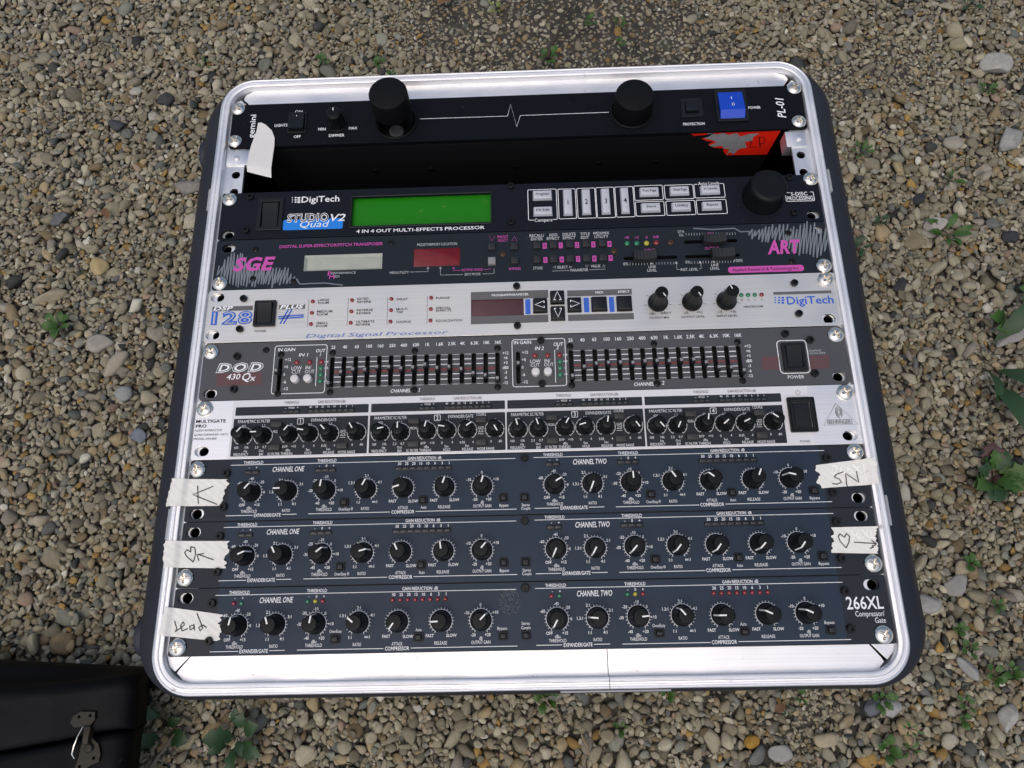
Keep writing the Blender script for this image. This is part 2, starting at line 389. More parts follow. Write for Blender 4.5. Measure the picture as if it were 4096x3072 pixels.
DATA = {'pl': [('rocker',49.2,411.4,65.2,432.1,'small'),
('t','ON',54.5,433.2,6.1,2.54,'w',''),
('t','LIGHTS',37.9,419.9,11.0,2.76,'w','b'),
('t','OFF',55.1,408.0,5.8,2.72,'w','b'),
('t','MIN',75.4,414.6,6.3,2.74,'w','b'),
('t','MAX',101.3,414.6,7.1,2.74,'w','b'),
('t','DIMMER',84.8,407.9,13.2,2.72,'w','b'),
('dimmer',91.8,418.8,95),
('tv','gemini',18.7,408.1,23.6,5.12,'w','b'),
('lamp',140.8,419.9,35),
('lamp',339.3,422.2,20),
('l',[(161.3,421.5),
(235.2,421.3),
(237.9,433.0),
(242.7,410.1),
(245.9,421.4),
(319.9,421.6)],0.45,'w'),
('rocker',380.4,414.1,398.4,432.3,'tiny'),
('tc','15',396.3,428.6,1.75,'w',''),
('tc','A',395.9,424.9,1.74,'w',''),
('tc','M',395.6,422.3,1.74,'w',''),
('tc','P',395.4,419.7,1.73,'w',''),
('t','PROTECTION',380.8,407.1,17.8,2.56,'w','b'),
('rocker',409.0,407.6,435.3,438.8,'blue'),
('t','POWER',436.3,421.2,10.0,2.6,'w','b'),
('tv','PL-01',462.8,410.1,19.9,6.87,'w','bi'),
('dscrew',25.8,432.2),
('dscrew',240.4,407.2),
('dscrew',454.7,433.5),
('dscrew',454.6,409.6),
('rscrew',5.2,437.7),
('rscrew',5.5,405.5),
('rscrew',476.5,438.9),
('rscrew',475.8,405.8)],'studio': [('rscrew',6.9,349.2),
('rscrew',477.4,350.7),
('slot',8.2,317.5),
('slot',475.4,318.6),
('hex',23.8,350.9),
('hex',23.1,320.3),
('hex',236.6,353.1),
('hex',236.4,320.1),
('hex',460.6,352.4),
('hex',460.2,320.3),
('rocker',31.1,319.6,51.9,349.0,'tall'),
('r',58.1,348.9,58.7,349.9,'w',0),
('r',58.2,346.8,58.9,347.8,'w',0),
('r',58.4,344.8,59.0,345.8,'w',0),
('r',60.3,348.6,61.7,349.8,'w',0),
('r',60.4,346.5,61.9,347.7,'w',0),
('r',60.6,344.5,62.0,345.7,'w',0),
('r',62.5,348.3,64.8,349.7,'w',0),
('r',62.7,346.3,64.9,347.6,'w',0),
('r',62.8,344.2,65.1,345.6,'w',0),
('t','DigiTech',66.1,347.1,31.0,5.57,'w','b'),
('r',52.6,319.4,101.1,328.9,'c',1.5),
('t','STUDIO',55.5,330.2,33.7,7.96,'w','XOk'),
('t','Quad',66.4,324.3,23.7,5.69,'w','i'),
('t','V2',90.8,329.5,12.1,6.46,'w','bi'),
('lcd',106.4,319.4,221.7,349.2),
('t','4 IN 4 OUT MULTI-EFFECTS PROCESSOR',112.3,316.3,102.8,2.93,'w','b'),
('cbtn',253.8,338.9,270.0,347.7,'Program',0),
('cbtn',253.9,324.5,269.9,332.8,'FX Edit',0),
('cbtn',278.0,324.2,286.2,347.8,'1',1),
('cbtn',292.9,324.4,300.8,347.5,'2',1),
('cbtn',308.4,324.2,316.3,347.7,'3',1),
('cbtn',324.0,324.3,331.5,347.8,'4',1),
('cbtn',339.6,339.1,355.8,347.4,'Prev Page',0),
('cbtn',339.7,324.7,355.9,333.0,'Store',0),
('cbtn',363.8,339.2,380.0,347.4,'Next Page',0),
('cbtn',363.9,324.8,380.0,332.8,'Utility',0),
('cbtn',388.1,339.2,404.5,347.5,'In Levels',0),
('cbtn',388.0,324.8,404.4,332.6,'Bypass',0),
('o',250.0,321.3,273.5,349.6,0.5,1.2,'w'),
('o',274.4,321.6,288.8,349.3,0.5,1.2,'w'),
('o',289.5,321.5,304.6,349.4,0.5,1.2,'w'),
('o',304.9,321.4,319.8,349.6,0.5,1.2,'w'),
('o',320.2,321.5,335.3,349.6,0.5,1.2,'w'),
('o',335.6,336.2,358.9,350.0,0.5,1.2,'w'),
('o',335.8,321.8,359.0,335.2,0.5,1.2,'w'),
('o',359.9,336.3,383.4,349.7,0.5,1.2,'w'),
('o',360.1,321.7,383.5,335.1,0.5,1.2,'w'),
('o',383.8,336.6,408.2,349.7,0.5,1.2,'w'),
('o',384.2,321.8,408.3,335.1,0.5,1.2,'w'),
('r',254.3,319.9,269.5,322.7,'k',0),
('r',386.9,348.5,404.9,351.5,'k',0),
('t','Compare',255.0,321.3,14.2,2.86,'w',''),
('t','Auto Levels',387.5,350.0,17.0,2.93,'w',''),
('encoder',437.4,335.6),
('o',455.4,330.8,478.1,339.3,0.5,1,'w'),
('r',459.3,337.5,475.5,339.3,'k',0),
('t','S-DISC',459.9,337.7,13.1,3.17,'w','b'),
('t','PROCESSING',456.6,333.7,20.3,3.59,'w','b')],'sge': [('rscrew',6.8,274.1),
('rscrew',476.5,273.8),
('slot',10.4,304.9),
('slot',475.9,305.2),
('phil',32.3,302.9),
('phil',32.6,277.3),
('phil',65.0,273.9),
('phil',140.5,305.2),
('phil',453.2,302.9),
('phil',452.9,278.4),
('phil',229.3,292.2,'rust'),
('phil',316.5,292.0,'rust'),
('phil',361.1,298.1,'rust'),
('t','DIGITAL SUPER-EFFECTOR/PITCH TRANSPOSER',51.4,304.7,82.7,2.66,'m','b'),
('window',72.1,282.6,134.1,296.3,'silver'),
('t','P',91.6,279.7,2.8,3.77,'m','b'),
('t','ERFORMANCE',94.6,280.0,19.0,1.88,'g',''),
('t','M',92.9,276.8,4.0,3.76,'m','b'),
('t','IDI',97.1,277.1,3.7,1.88,'g',''),
('t','SGE',15.9,290.1,33.1,11.94,'m','Bi'),
('t','PRESET/MEMORY LOCATION',161.6,302.6,31.5,2.29,'g',''),
('window',158.9,283.5,195.4,299.2,'red'),
('t','MIDI/UTILITY',140.5,278.8,15.0,2.11,'g',''),
('l',[(156.3,279.0),
(170.5,278.9),
(170.4,282.5)],0.3,'g'),
('l',[(169.6,281.4),
(170.4,282.8),
(171.3,281.3)],0.4,'g'),
('l',[(197.8,275.4),
(180.3,275.6),
(180.2,282.4)],0.3,'g'),
('l',[(179.4,281.1),
(180.2,282.7),
(181.1,281.0)],0.4,'g'),
('t','EDIT MODE',199.4,275.5,12.2,2.1,'g',''),
('l',[(213.2,275.5),
(222.2,275.5),
(222.2,279.9)],0.3,'g'),
('l',[(195.9,279.1),
(190.6,279.2),
(190.6,282.1)],0.3,'m'),
('l',[(189.7,280.7),
(190.6,282.3),
(191.4,280.7)],0.4,'m'),
('t','KEYPAD MODE',197.1,279.3,16.1,2.11,'m',''),
('l',[(214.2,279.2),
(219.2,279.3),
(219.2,280.7)],0.3,'m'),
('l',[(218.7,308.3),
(223.0,308.1),
(220.8,304.1),
(218.7,308.3),
(223.0,308.1)],0.35,'m'),
('l',[(236.5,303.6),
(240.7,303.4),
(238.7,307.6),
(236.5,303.6),
(240.7,303.4)],0.35,'m'),
('t','PRESET',225.2,307.4,8.7,2.25,'m',''),
('t','SELECT',225.4,304.3,8.1,2.25,'m',''),
('t','BYPASS',234.0,279.1,9.0,2.18,'m','b'),
('kbtn',220.7,298.0,'k'),
('kbtn',238.3,297.8,'k'),
('kbtn',220.6,285.7,'s'),
('kbtn',238.5,285.5,'k'),
('tc','RECALL/',256.5,307.6,2.53,'g','b'),
('tc','ENTER',256.4,304.5,2.52,'g','b'),
('kbtn',256.2,297.9,'k'),
('kbtn',256.2,285.5,'k'),
('r',260.7,295.8,263.9,300.8,'m',0),
('tc','0',262.3,298.3,2.79,'k',''),
('r',260.9,283.5,264.1,288.4,'m',0),
('tc','5',262.5,285.9,2.75,'k',''),
('tc','ADD',269.3,307.7,2.53,'g','b'),
('tc','EFFECT',269.2,304.6,2.52,'g','b'),
('kbtn',269.0,298.0,'k'),
('kbtn',269.0,285.5,'k'),
('r',273.4,295.8,276.6,300.8,'m',0),
('tc','1',275.0,298.3,2.78,'k',''),
('r',273.6,283.5,276.9,288.4,'m',0),
('tc','6',275.2,285.9,2.75,'k',''),
('tc','DELETE',282.0,307.8,2.53,'g','b'),
('tc','EFFECT',281.9,304.7,2.52,'g','b'),
('kbtn',281.9,298.0,'k'),
('kbtn',281.8,285.5,'k'),
('r',286.1,295.7,289.4,300.7,'m',0),
('tc','2',287.8,298.2,2.78,'k',''),
('r',286.4,283.4,289.6,288.4,'m',0),
('tc','7',288.0,285.9,2.75,'k',''),
('tc','TITLE',294.5,307.7,2.53,'g','b'),
('tc','EDIT',294.3,304.6,2.52,'g','b'),
('kbtn',294.7,298.0,'k'),
('kbtn',294.6,285.5,'k'),
('r',298.9,295.7,302.1,300.7,'m',0),
('tc','3',300.5,298.2,2.78,'k',''),
('r',299.1,283.4,302.3,288.4,'m',0),
('tc','8',300.7,285.9,2.74,'k',''),
('tc','MIDI/MIX',307.4,307.9,2.53,'g','b'),
('tc','UTILITY',307.2,304.8,2.52,'g','b'),
('kbtn',307.5,298.1,'k'),
('kbtn',307.4,285.5,'k'),
('r',311.6,295.7,314.8,300.7,'m',0),
('tc','4',313.2,298.2,2.78,'k',''),
('r',311.8,283.4,315.0,288.3,'m',0),
('tc','9',313.4,285.9,2.74,'k',''),
('t','STORE',252.7,279.0,7.4,2.32,'g',''),
('t','SELECT',271.5,279.2,8.2,2.32,'g','b'),
('t','VALUE',297.6,279.3,7.4,2.32,'g','b'),
('l',[(270.2,280.3),
(268.2,279.4),
(270.1,278.2),
(270.2,280.3)],0.3,'g'),
('l',[(281.1,280.1),
(283.1,279.1),
(281.0,278.1),
(281.1,280.1)],0.3,'g'),
('l',[(293.5,280.3),
(295.7,280.3),
(294.5,278.2),
(293.5,280.3),
(295.7,280.3)],0.35,'g'),
('l',[(306.5,278.2),
(308.7,278.1),
(307.8,280.3),
(306.5,278.2),
(308.7,278.1)],0.35,'g'),
('l',[(267.6,276.2),
(280.9,276.2)],0.3,'g'),
('t','PARAMETER',281.8,276.3,13.7,2.31,'g','b'),
('l',[(296.5,276.3),
(308.8,276.5)],0.3,'g'),
('led',327.0,298.1,'green',2.1),
('tc','-40',327.1,303.4,2.24,'m',''),
('led',334.6,297.9,'green',2.1),
('tc','-12',334.7,303.2,2.23,'m',''),
('led',342.2,297.7,'yellow',2.1),
('tc','-6',342.4,303.0,2.23,'m',''),
('led',349.8,297.8,'red',2.1),
('tc','0dB',350.0,303.1,2.23,'m',''),
('hslot',323.5,283.7,365.2,286.7,15.73),
('tc','INPUT',344.1,291.7,2.21,'m',''),
('hslot',371.7,296.4,413.1,299.5,22.41),
('tc','MIX',392.7,304.5,2.23,'m',''),
('hslot',371.4,283.7,413.5,286.7,27.89),
('tc','OUTPUT',392.6,291.7,2.2,'m',''),
('t','0%',322.8,280.3,4.0,2.45,'g',''),
('t','0%',370.9,280.3,4.0,2.45,'g',''),
('t','100%',408.8,280.3,6.3,2.44,'g',''),
('t','DYN.',367.6,307.1,5.2,2.38,'g',''),
('t','FX.',368.5,303.9,3.6,2.37,'g',''),
('l',[(328.1,281.3),
(327.9,279.1)],0.28,'g'),
('l',[(330.4,281.2),
(330.2,279.1)],0.28,'g'),
('l',[(332.6,281.2),
(332.5,279.0)],0.28,'g'),
('l',[(334.9,281.2),
(334.7,279.0)],0.28,'g'),
('l',[(337.1,281.2),
(337.0,279.0)],0.28,'g'),
('l',[(339.4,281.1),
(339.2,279.0)],0.28,'g'),
('l',[(341.7,281.1),
(341.5,278.9)],0.28,'g'),
('l',[(343.9,281.1),
(343.8,278.9)],0.28,'g'),
('l',[(346.2,281.1),
(346.0,278.9)],0.28,'g'),
('l',[(348.4,281.0),
(348.3,278.9)],0.28,'g'),
('l',[(350.7,281.0),
(350.5,278.8)],0.28,'g'),
('l',[(353.0,281.0),
(352.8,278.8)],0.28,'g'),
('l',[(355.2,281.0),
(355.0,278.8)],0.28,'g'),
('l',[(357.5,280.9),
(357.3,278.8)],0.28,'g'),
('l',[(359.7,280.9),
(359.5,278.7)],0.28,'g'),
('l',[(362.0,280.9),
(361.8,278.7)],0.28,'g'),
('l',[(364.2,280.9),
(364.0,278.7)],0.28,'g'),
('l',[(376.1,280.9),
(375.9,278.7)],0.28,'g'),
('l',[(378.2,280.9),
(378.0,278.7)],0.28,'g'),
('l',[(380.4,280.9),
(380.2,278.7)],0.28,'g'),
('l',[(382.5,280.9),
(382.3,278.7)],0.28,'g'),
('l',[(384.7,280.9),
(384.5,278.7)],0.28,'g'),
('l',[(386.8,280.9),
(386.6,278.7)],0.28,'g'),
('l',[(389.0,280.9),
(388.7,278.7)],0.28,'g'),
('l',[(391.1,280.9),
(390.9,278.7)],0.28,'g'),
('l',[(393.2,280.9),
(393.0,278.7)],0.28,'g'),
('l',[(395.4,280.9),
(395.2,278.7)],0.28,'g'),
('l',[(397.5,280.9),
(397.3,278.7)],0.28,'g'),
('l',[(399.7,280.9),
(399.4,278.7)],0.28,'g'),
('l',[(401.8,280.9),
(401.6,278.7)],0.28,'g'),
('l',[(403.9,280.9),
(403.7,278.7)],0.28,'g'),
('l',[(406.1,280.9),
(405.8,278.7)],0.28,'g'),
('l',[(408.2,280.9),
(408.0,278.7)],0.28,'g'),
('l',[(373.9,305.7),
(373.7,303.5)],0.28,'g'),
('l',[(376.0,305.7),
(375.8,303.4)],0.28,'g'),
('l',[(378.1,305.6),
(377.9,303.4)],0.28,'g'),
('l',[(380.3,305.6),
(380.1,303.4)],0.28,'g'),
('l',[(382.4,305.5),
(382.2,303.3)],0.28,'g'),
('l',[(384.5,305.5),
(384.3,303.3)],0.28,'g'),
('l',[(386.7,305.5),
(386.4,303.2)],0.28,'g'),
('l',[(388.8,305.4),
(388.6,303.2)],0.28,'g'),
('l',[(390.9,305.4),
(390.7,303.1)],0.28,'g'),
('l',[(393.0,305.3),
(392.8,303.1)],0.28,'g'),
('l',[(395.2,305.3),
(394.9,303.0)],0.28,'g'),
('l',[(397.3,305.2),
(397.1,303.0)],0.28,'g'),
('l',[(399.4,305.2),
(399.2,303.0)],0.28,'g'),
('l',[(401.5,305.1),
(401.3,302.9)],0.28,'g'),
('l',[(403.7,305.1),
(403.4,302.9)],0.28,'g'),
('l',[(405.8,305.1),
(405.6,302.8)],0.28,'g'),
('l',[(407.9,305.0),
(407.7,302.8)],0.28,'g'),
('l',[(410.0,305.0),
(409.8,302.7)],0.28,'g'),
('l',[(412.2,304.9),
(411.9,302.7)],0.28,'g'),
('p',[(343.7,279.4),
(345.9,279.3),
(344.9,281.5)],'g'),
('p',[(362.8,279.3),
(364.9,279.3),
(364.0,281.4)],'g'),
('p',[(381.1,279.1),
(383.3,279.0),
(382.4,281.2)],'g'),
('p',[(391.7,279.4),
(393.9,279.4),
(393.0,281.5)],'g'),
('tc','LINE',345.0,277.2,2.31,'g','b'),
('tc','LEVEL',344.7,274.2,2.3,'g','b'),
('tc','LINE',393.4,277.2,2.3,'g','b'),
('tc','LEVEL',393.1,274.2,2.29,'g','b'),
('l',[(364.1,279.4),
(363.9,274.2),
(365.8,274.3)],0.3,'g'),
('t','INST. LEVEL',366.7,274.0,13.4,2.3,'g','b'),
('l',[(380.8,274.2),
(382.5,274.3),
(382.8,279.1)],0.3,'g'),
('t','ART',435.1,290.9,26.2,12.07,'m','Bi'),
('r',403.1,269.8,461.1,275.2,'m',2.3),
('t','Applied Research & Technology Inc.',406.2,272.5,51.5,2.69,'k',''),
('l',[(4.5,289.7),
(3.7,281.1),
(7.3,288.8),
(6.6,277.6),
(8.6,295.0),
(9.4,275.1),
(11.2,297.3),
(11.7,274.2),
(13.4,300.3),
(14.4,273.9),
(15.4,300.8),
(17.1,272.5),
(18.4,298.9),
(19.7,271.5),
(20.6,300.2),
(21.5,270.3),
(22.2,299.6),
(23.5,271.9),
(25.3,296.5),
(25.5,271.4),
(27.7,290.2),
(28.0,270.3),
(29.4,292.1),
(30.0,273.4),
(32.1,290.1),
(32.3,270.5),
(35.1,286.7),
(34.5,270.0),
(37.2,286.0),
(37.1,272.6),
(39.2,289.3),
(39.4,272.1),
(41.0,288.4),
(41.2,272.0),
(44.1,286.8),
(42.9,272.8),
(45.8,288.1),
(45.2,271.7),
(48.0,286.1),
(48.2,268.4),
(50.6,286.6),
(50.0,272.4),
(53.3,286.1),
(52.1,273.3),
(55.0,284.2),
(54.1,270.9),
(57.5,286.4),
(57.0,272.1),
(60.0,285.7),
(59.5,271.8),
(62.7,280.6),
(62.1,272.4),
(65.7,278.2),
(64.6,271.9),
(68.1,275.0),
(66.7,276.2),
(70.3,271.4),
(78.2,271.7),
(90.0,271.7),
(104.0,269.4)],0.95,'p'),
('l',[(379.8,309.7),
(394.6,308.1),
(412.0,308.6),
(416.5,305.2),
(423.4,305.4),
(422.5,302.0),
(425.9,307.4),
(424.4,298.5),
(428.2,306.2),
(427.0,300.9),
(431.4,306.9),
(429.6,297.8),
(434.0,307.4),
(432.0,295.6),
(436.7,309.6),
(434.7,295.7),
(439.3,309.1),
(436.4,295.1),
(442.3,311.0),
(440.3,298.6),
(444.7,308.5),
(441.7,295.8),
(447.8,310.9),
(445.5,296.7),
(450.8,310.7),
(447.6,290.8),
(454.0,310.7),
(450.0,291.8),
(456.0,306.8),
(451.9,289.2),
(458.4,308.6),
(453.9,286.2),
(460.5,306.2),
(456.8,285.7),
(463.8,309.9),
(459.0,283.1),
(466.9,310.8),
(462.2,284.5),
(469.4,312.9),
(464.7,284.3),
(471.8,309.6),
(467.3,283.5),
(475.1,311.5),
(469.5,281.3),
(476.1,306.1),
(472.3,280.6),
(479.4,305.9),
(475.4,282.4),
(483.0,306.5),
(478.9,285.9),
(485.3,303.4)],0.95,'p')],'dsp': [('rscrew',476.2,261.9),
('slot',6.1,262.1),
('slot',5.5,230.6),
('slot',473.4,230.1),
('hex',27.1,260.1),
('hex',26.5,234.6),
('hex',239.5,263.8),
('hex',239.4,230.9),
('hex',451.8,259.6),
('hex',451.7,234.3),
('r',3.1,250.4,34.8,254.2,'e',0),
('t','DSP',3.9,252.6,15.4,3.35,'w','Bi'),
('t','128',3.2,244.4,32.2,11.08,'b','XOql'),
('rocker',36.6,236.1,53.3,257.7,'dsp'),
('r',55.1,250.4,75.5,254.1,'e',0),
('t','PLUS',56.0,252.3,18.4,3.35,'w','Bi'),
('l',[(55.3,244.3),
(75.0,245.2)],1.1,'b'),
('l',[(55.4,242.6),
(75.1,243.5)],1.1,'b'),
('l',[(57.1,238.3),
(62.8,250.3)],1.1,'b'),
('l',[(59.8,238.3),
(65.6,250.3)],1.1,'b'),
('l',[(54.8,249.6),
(75.3,249.9)],0.2,'q'),
('l',[(55.0,247.8),
(75.4,248.0)],0.2,'q'),
('l',[(55.2,245.9),
(75.6,246.2)],0.2,'q'),
('l',[(55.3,244.1),
(75.7,244.3)],0.2,'q'),
('l',[(55.5,242.3),
(75.8,242.5)],0.2,'q'),
('l',[(55.6,240.4),
(76.0,240.6)],0.2,'q'),
('l',[(55.8,238.6),
(76.1,238.8)],0.2,'q'),
('t','POWER',37.9,232.8,8.9,1.82,'d',''),
('l',[(78.2,258.2),
(78.4,234.9)],0.25,'d'),
('l',[(108.9,258.1),
(109.0,235.1)],0.25,'d'),
('l',[(139.6,257.9),
(139.7,235.2)],0.25,'d'),
('l',[(170.4,258.0),
(170.5,235.1)],0.25,'d'),
('led',81.3,256.2,'red',1.6),
('led',81.2,246.6,'red',1.6),
('led',81.1,237.3,'red',1.6),
('led',111.9,256.3,'red',1.6),
('led',111.8,246.8,'red',1.6),
('led',111.7,237.4,'red',1.6),
('led',142.5,256.4,'red',1.6),
('led',142.5,246.9,'red',1.6),
('led',142.4,237.5,'red',1.6),
('led',173.3,256.4,'red',1.6),
('led',173.2,246.9,'red',1.6),
('led',173.1,237.4,'red',1.6),
('t','LARGE',85.2,257.3,8.8,1.87,'d','b'),
('t','ROOM',85.4,254.9,8.3,1.86,'d','b'),
('t','MEDIUM',85.2,247.6,11.8,1.85,'d','b'),
('t','ROOM',85.3,245.2,8.3,1.84,'d','b'),
('t','SMALL',85.2,238.0,9.2,1.83,'d','b'),
('t','ROOM',85.3,235.6,8.4,1.82,'d','b'),
('t','GATED',115.8,257.4,8.9,1.87,'d','b'),
('t','REVERB',115.9,254.8,10.9,1.86,'d','b'),
('t','REVERSE',115.9,247.8,12.5,1.85,'d','b'),
('t','REVERB',115.9,245.2,10.9,1.84,'d','b'),
('t','ULTIMATE',115.8,238.2,14.2,1.83,'d','b'),
('t','REVERB',115.8,235.8,11.0,1.82,'d','b'),
('t','DELAY',146.7,256.1,8.6,1.86,'d','b'),
('t','MULTI',146.6,247.7,8.5,1.84,'d','b'),
('t','TAP',146.7,245.2,5.1,1.84,'d','b'),
('t','CHORUS',146.5,237.1,11.5,1.82,'d','b'),
('t','FLANGE',177.1,256.1,10.6,1.86,'d','b'),
('t','SPECIAL',177.1,247.7,11.6,1.84,'d','b'),
('t','EFFECTS',177.2,245.5,11.8,1.84,'d','b'),
('t','EQUALIZATION',177.2,237.1,20.3,1.82,'d','b'),
('t','Digital Signal Processor',77.7,227.7,109.2,2.89,'x','i'),
('r',204.0,253.5,263.7,260.3,'e',0),
('t','PROGRAM/PARAMETER',220.2,257.0,28.3,1.87,'w','b'),
('r',204.0,233.4,263.1,239.8,'e',0),
('window',204.2,239.4,244.6,254.6,'violet'),
('r',245.8,240.4,249.8,252.9,'b',0),
('r',290.6,240.6,294.6,252.8,'b',0),
('r',309.9,240.3,313.8,252.8,'b',0),
('abtn',251.3,240.3,263.1,253.2,'<'),
('abtn',264.6,247.3,276.4,259.2,'^'),
('abtn',264.6,233.8,276.4,246.2,'v'),
('abtn',277.6,240.2,289.1,253.1,'>'),
('abtn',295.8,240.3,308.7,253.1,''),
('abtn',315.1,240.0,327.7,253.2,''),
('r',278.3,254.2,327.8,259.2,'e',0),
('r',278.1,233.8,328.0,239.0,'e',0),
('t','MIDI',300.0,256.8,5.7,1.86,'w','b'),
('t','EFFECT',317.5,256.8,8.6,1.86,'w','b'),
('dknob',346.9,246.8,-58),
('dknob',372.8,246.5,-60),
('dknob',398.8,246.4,112),
('t','DRY',340.0,237.8,4.8,1.69,'d','b'),
('t','EFFECT',348.7,238.0,7.8,1.69,'d','b'),
('t','OUTPUT MIX',339.7,234.5,15.1,1.68,'d','b'),
('t','-12',365.1,237.8,4.2,1.69,'d','b'),
('t','+12',375.6,237.9,4.6,1.69,'d','b'),
('t','OUTPUT LEVEL',363.6,234.4,17.8,1.68,'d','b'),
('t','-12',390.7,237.7,3.9,1.68,'d','b'),
('t','+12',401.1,237.7,4.3,1.68,'d','b'),
('t','INPUT LEVEL',390.4,234.4,15.6,1.68,'d','b'),
('t','HEADROOM',411.5,241.4,14.3,1.69,'d','b'),
('led',410.7,251.0,'green',1.7),
('tc','18',410.6,247.0,1.57,'d',''),
('led',415.8,251.0,'green',1.7),
('tc','12',415.7,247.0,1.57,'d',''),
('led',420.8,250.9,'green',1.7),
('tc','6',420.7,246.9,1.57,'d',''),
('led',426.0,250.9,'red',1.7),
('tc','0',425.8,246.9,1.57,'d',''),
('r',435.1,250.6,478.9,252.9,'e',0),
('r',435.6,247.8,436.6,248.9,'b',0),
('r',435.3,245.7,436.4,246.8,'b',0),
('r',435.0,243.6,436.1,244.7,'b',0),
('r',438.2,247.5,439.7,248.8,'b',0),
('r',437.9,245.4,439.4,246.7,'b',0),
('r',437.6,243.3,439.2,244.6,'b',0),
('r',440.8,247.1,442.8,248.7,'b',0),
('r',440.5,245.0,442.5,246.6,'b',0),
('r',440.2,242.9,442.2,244.5,'b',0),
('t','DigiTech',444.4,245.4,35.0,6.52,'b','b')],'dod': [('rscrew',6.0,216.6),
('rscrew',476.6,216.6),
('slot',8.9,183.8),
('slot',474.7,184.1),
('hex',26.7,212.4),
('hex',26.9,186.4),
('hex',439.3,218.4),
('hex',456.9,212.8),
('hex',456.6,186.7),
('hex',256.8,218.5),
('hex',256.6,184.3),
('phil',48.2,217.1),
('phil',60.1,213.2),
('phil',99.3,213.3),
('phil',161.6,213.2),
('phil',224.1,213.4),
('phil',60.0,182.2),
('phil',99.1,182.3),
('phil',161.9,182.4),
('phil',223.9,182.6),
('phil',278.6,213.4),
('phil',341.3,213.6),
('phil',403.4,213.1),
('phil',278.5,182.7),
('phil',341.3,182.3),
('phil',403.8,182.7),
('t','DOD',11.3,203.6,36.1,7.76,'w','XiOnl'),
('t','430',20.2,196.4,10.3,4.43,'w','bi'),
('t','Q',32.0,196.1,6.4,6.06,'w','bi'),
('t','x',37.8,195.1,4.5,4.65,'w','bi'),
('l',[(12.1,198.5),
(46.4,199.3)],0.45,'h'),
('l',[(12.2,197.2),
(46.5,198.0)],0.45,'h'),
('l',[(12.4,196.0),
(46.6,196.7)],0.45,'h'),
('l',[(12.5,194.7),
(46.7,195.4)],0.45,'h'),
('l',[(12.6,193.4),
(46.8,194.2)],0.45,'h'),
('l',[(12.8,192.1),
(46.9,192.9)],0.45,'h'),
('l',[(12.9,190.8),
(47.1,191.6)],0.45,'h'),
('l',[(13.1,189.6),
(47.2,190.3)],0.45,'h'),
('l',[(420.0,200.1),
(432.8,200.1)],0.5,'h'),
('l',[(454.8,199.9),
(469.1,199.9)],0.5,'h'),
('l',[(419.8,198.6),
(432.6,198.6)],0.5,'h'),
('l',[(454.6,198.4),
(468.9,198.4)],0.5,'h'),
('l',[(419.6,197.1),
(432.4,197.1)],0.5,'h'),
('l',[(454.4,197.0),
(468.7,196.9)],0.5,'h'),
('l',[(419.4,195.6),
(432.2,195.6)],0.5,'h'),
('l',[(454.2,195.5),
(468.4,195.4)],0.5,'h'),
('l',[(419.3,194.1),
(432.0,194.1)],0.5,'h'),
('l',[(454.0,194.0),
(468.2,194.0)],0.5,'h'),
('l',[(419.1,192.7),
(431.8,192.7)],0.5,'h'),
('l',[(453.8,192.5),
(468.0,192.5)],0.5,'h'),
('l',[(418.9,191.2),
(431.6,191.2)],0.5,'h'),
('l',[(453.6,191.1),
(467.8,191.0)],0.5,'h'),
('o',54.8,181.7,95.1,220.4,0.5,2.2,'w'),
('t','IN GAIN',57.5,217.0,13.0,2.62,'w','b'),
('t','IN 1',73.5,212.4,7.4,2.61,'w','bi'),
('t','OUT',86.5,215.4,7.3,2.61,'w','bi'),
('tc','1',90.0,212.1,2.6,'w','bi'),
('vslot',60.0,184.3,210.5,198.1,3.2),
('t','+12',63.4,208.9,4.5,2.36,'w','b'),
('t','+6',63.1,203.2,3.0,2.35,'w','b'),
('t','0',62.9,197.2,1.4,2.33,'w','b'),
('t','-6',62.9,191.2,2.7,2.31,'w','b'),
('t','-12',63.3,185.9,4.1,2.23,'w','b'),
('led',72.6,206.4,'red',1.9),
('led',82.3,206.3,'red',1.9),
('led',91.2,206.3,'red',1.9),
('led',91.2,201.2,'green',1.9),
('led',91.3,196.2,'green',1.9),
('led',91.4,191.1,'green',1.9),
('tc','+18',94.9,206.3,1.65,'w','b'),
('tc','+10',95.0,201.3,1.64,'w','b'),
('tc','0',95.1,196.2,1.63,'w','b'),
('tc','-10',95.2,191.1,1.62,'w','b'),
('tc','LOW',72.7,202.0,2.69,'w',''),
('tc','CUT',72.6,198.9,2.68,'w',''),
('tc','IN/',81.6,202.1,2.69,'w',''),
('tc','OUT',82.8,198.8,2.68,'w',''),
('wbtn',72.7,192.7),
('wbtn',82.3,192.8),
('l',[(87.6,210.4),
(87.9,187.4)],0.45,'w'),
('vslot',99.4,186.4,210.2,187.3,3.3),
('tc','25',99.6,217.8,2.62,'w','b'),
('vslot',108.3,186.4,210.2,195.6,3.3),
('tc','40',108.5,217.8,2.62,'w','b'),
('vslot',117.2,186.4,210.2,197.5,3.3),
('tc','63',117.4,217.8,2.62,'w','b'),
('vslot',126.1,186.4,210.2,196.9,3.3),
('tc','100',127.0,217.9,2.62,'w','b'),
('vslot',135.0,186.4,210.2,198.9,3.3),
('tc','160',135.6,217.9,2.62,'w','b'),
('vslot',143.9,186.4,210.2,198.6,3.3),
('tc','250',144.5,217.9,2.62,'w','b'),
('vslot',152.8,186.4,210.2,197.2,3.3),
('tc','400',153.2,217.9,2.61,'w','b'),
('vslot',161.7,186.4,210.2,197.6,3.3),
('tc','630',162.4,218.0,2.61,'w','b'),
('vslot',170.6,186.4,210.2,199.6,3.3),
('tc','1K',171.3,218.0,2.61,'w','b'),
('vslot',179.5,186.4,210.2,196.8,3.3),
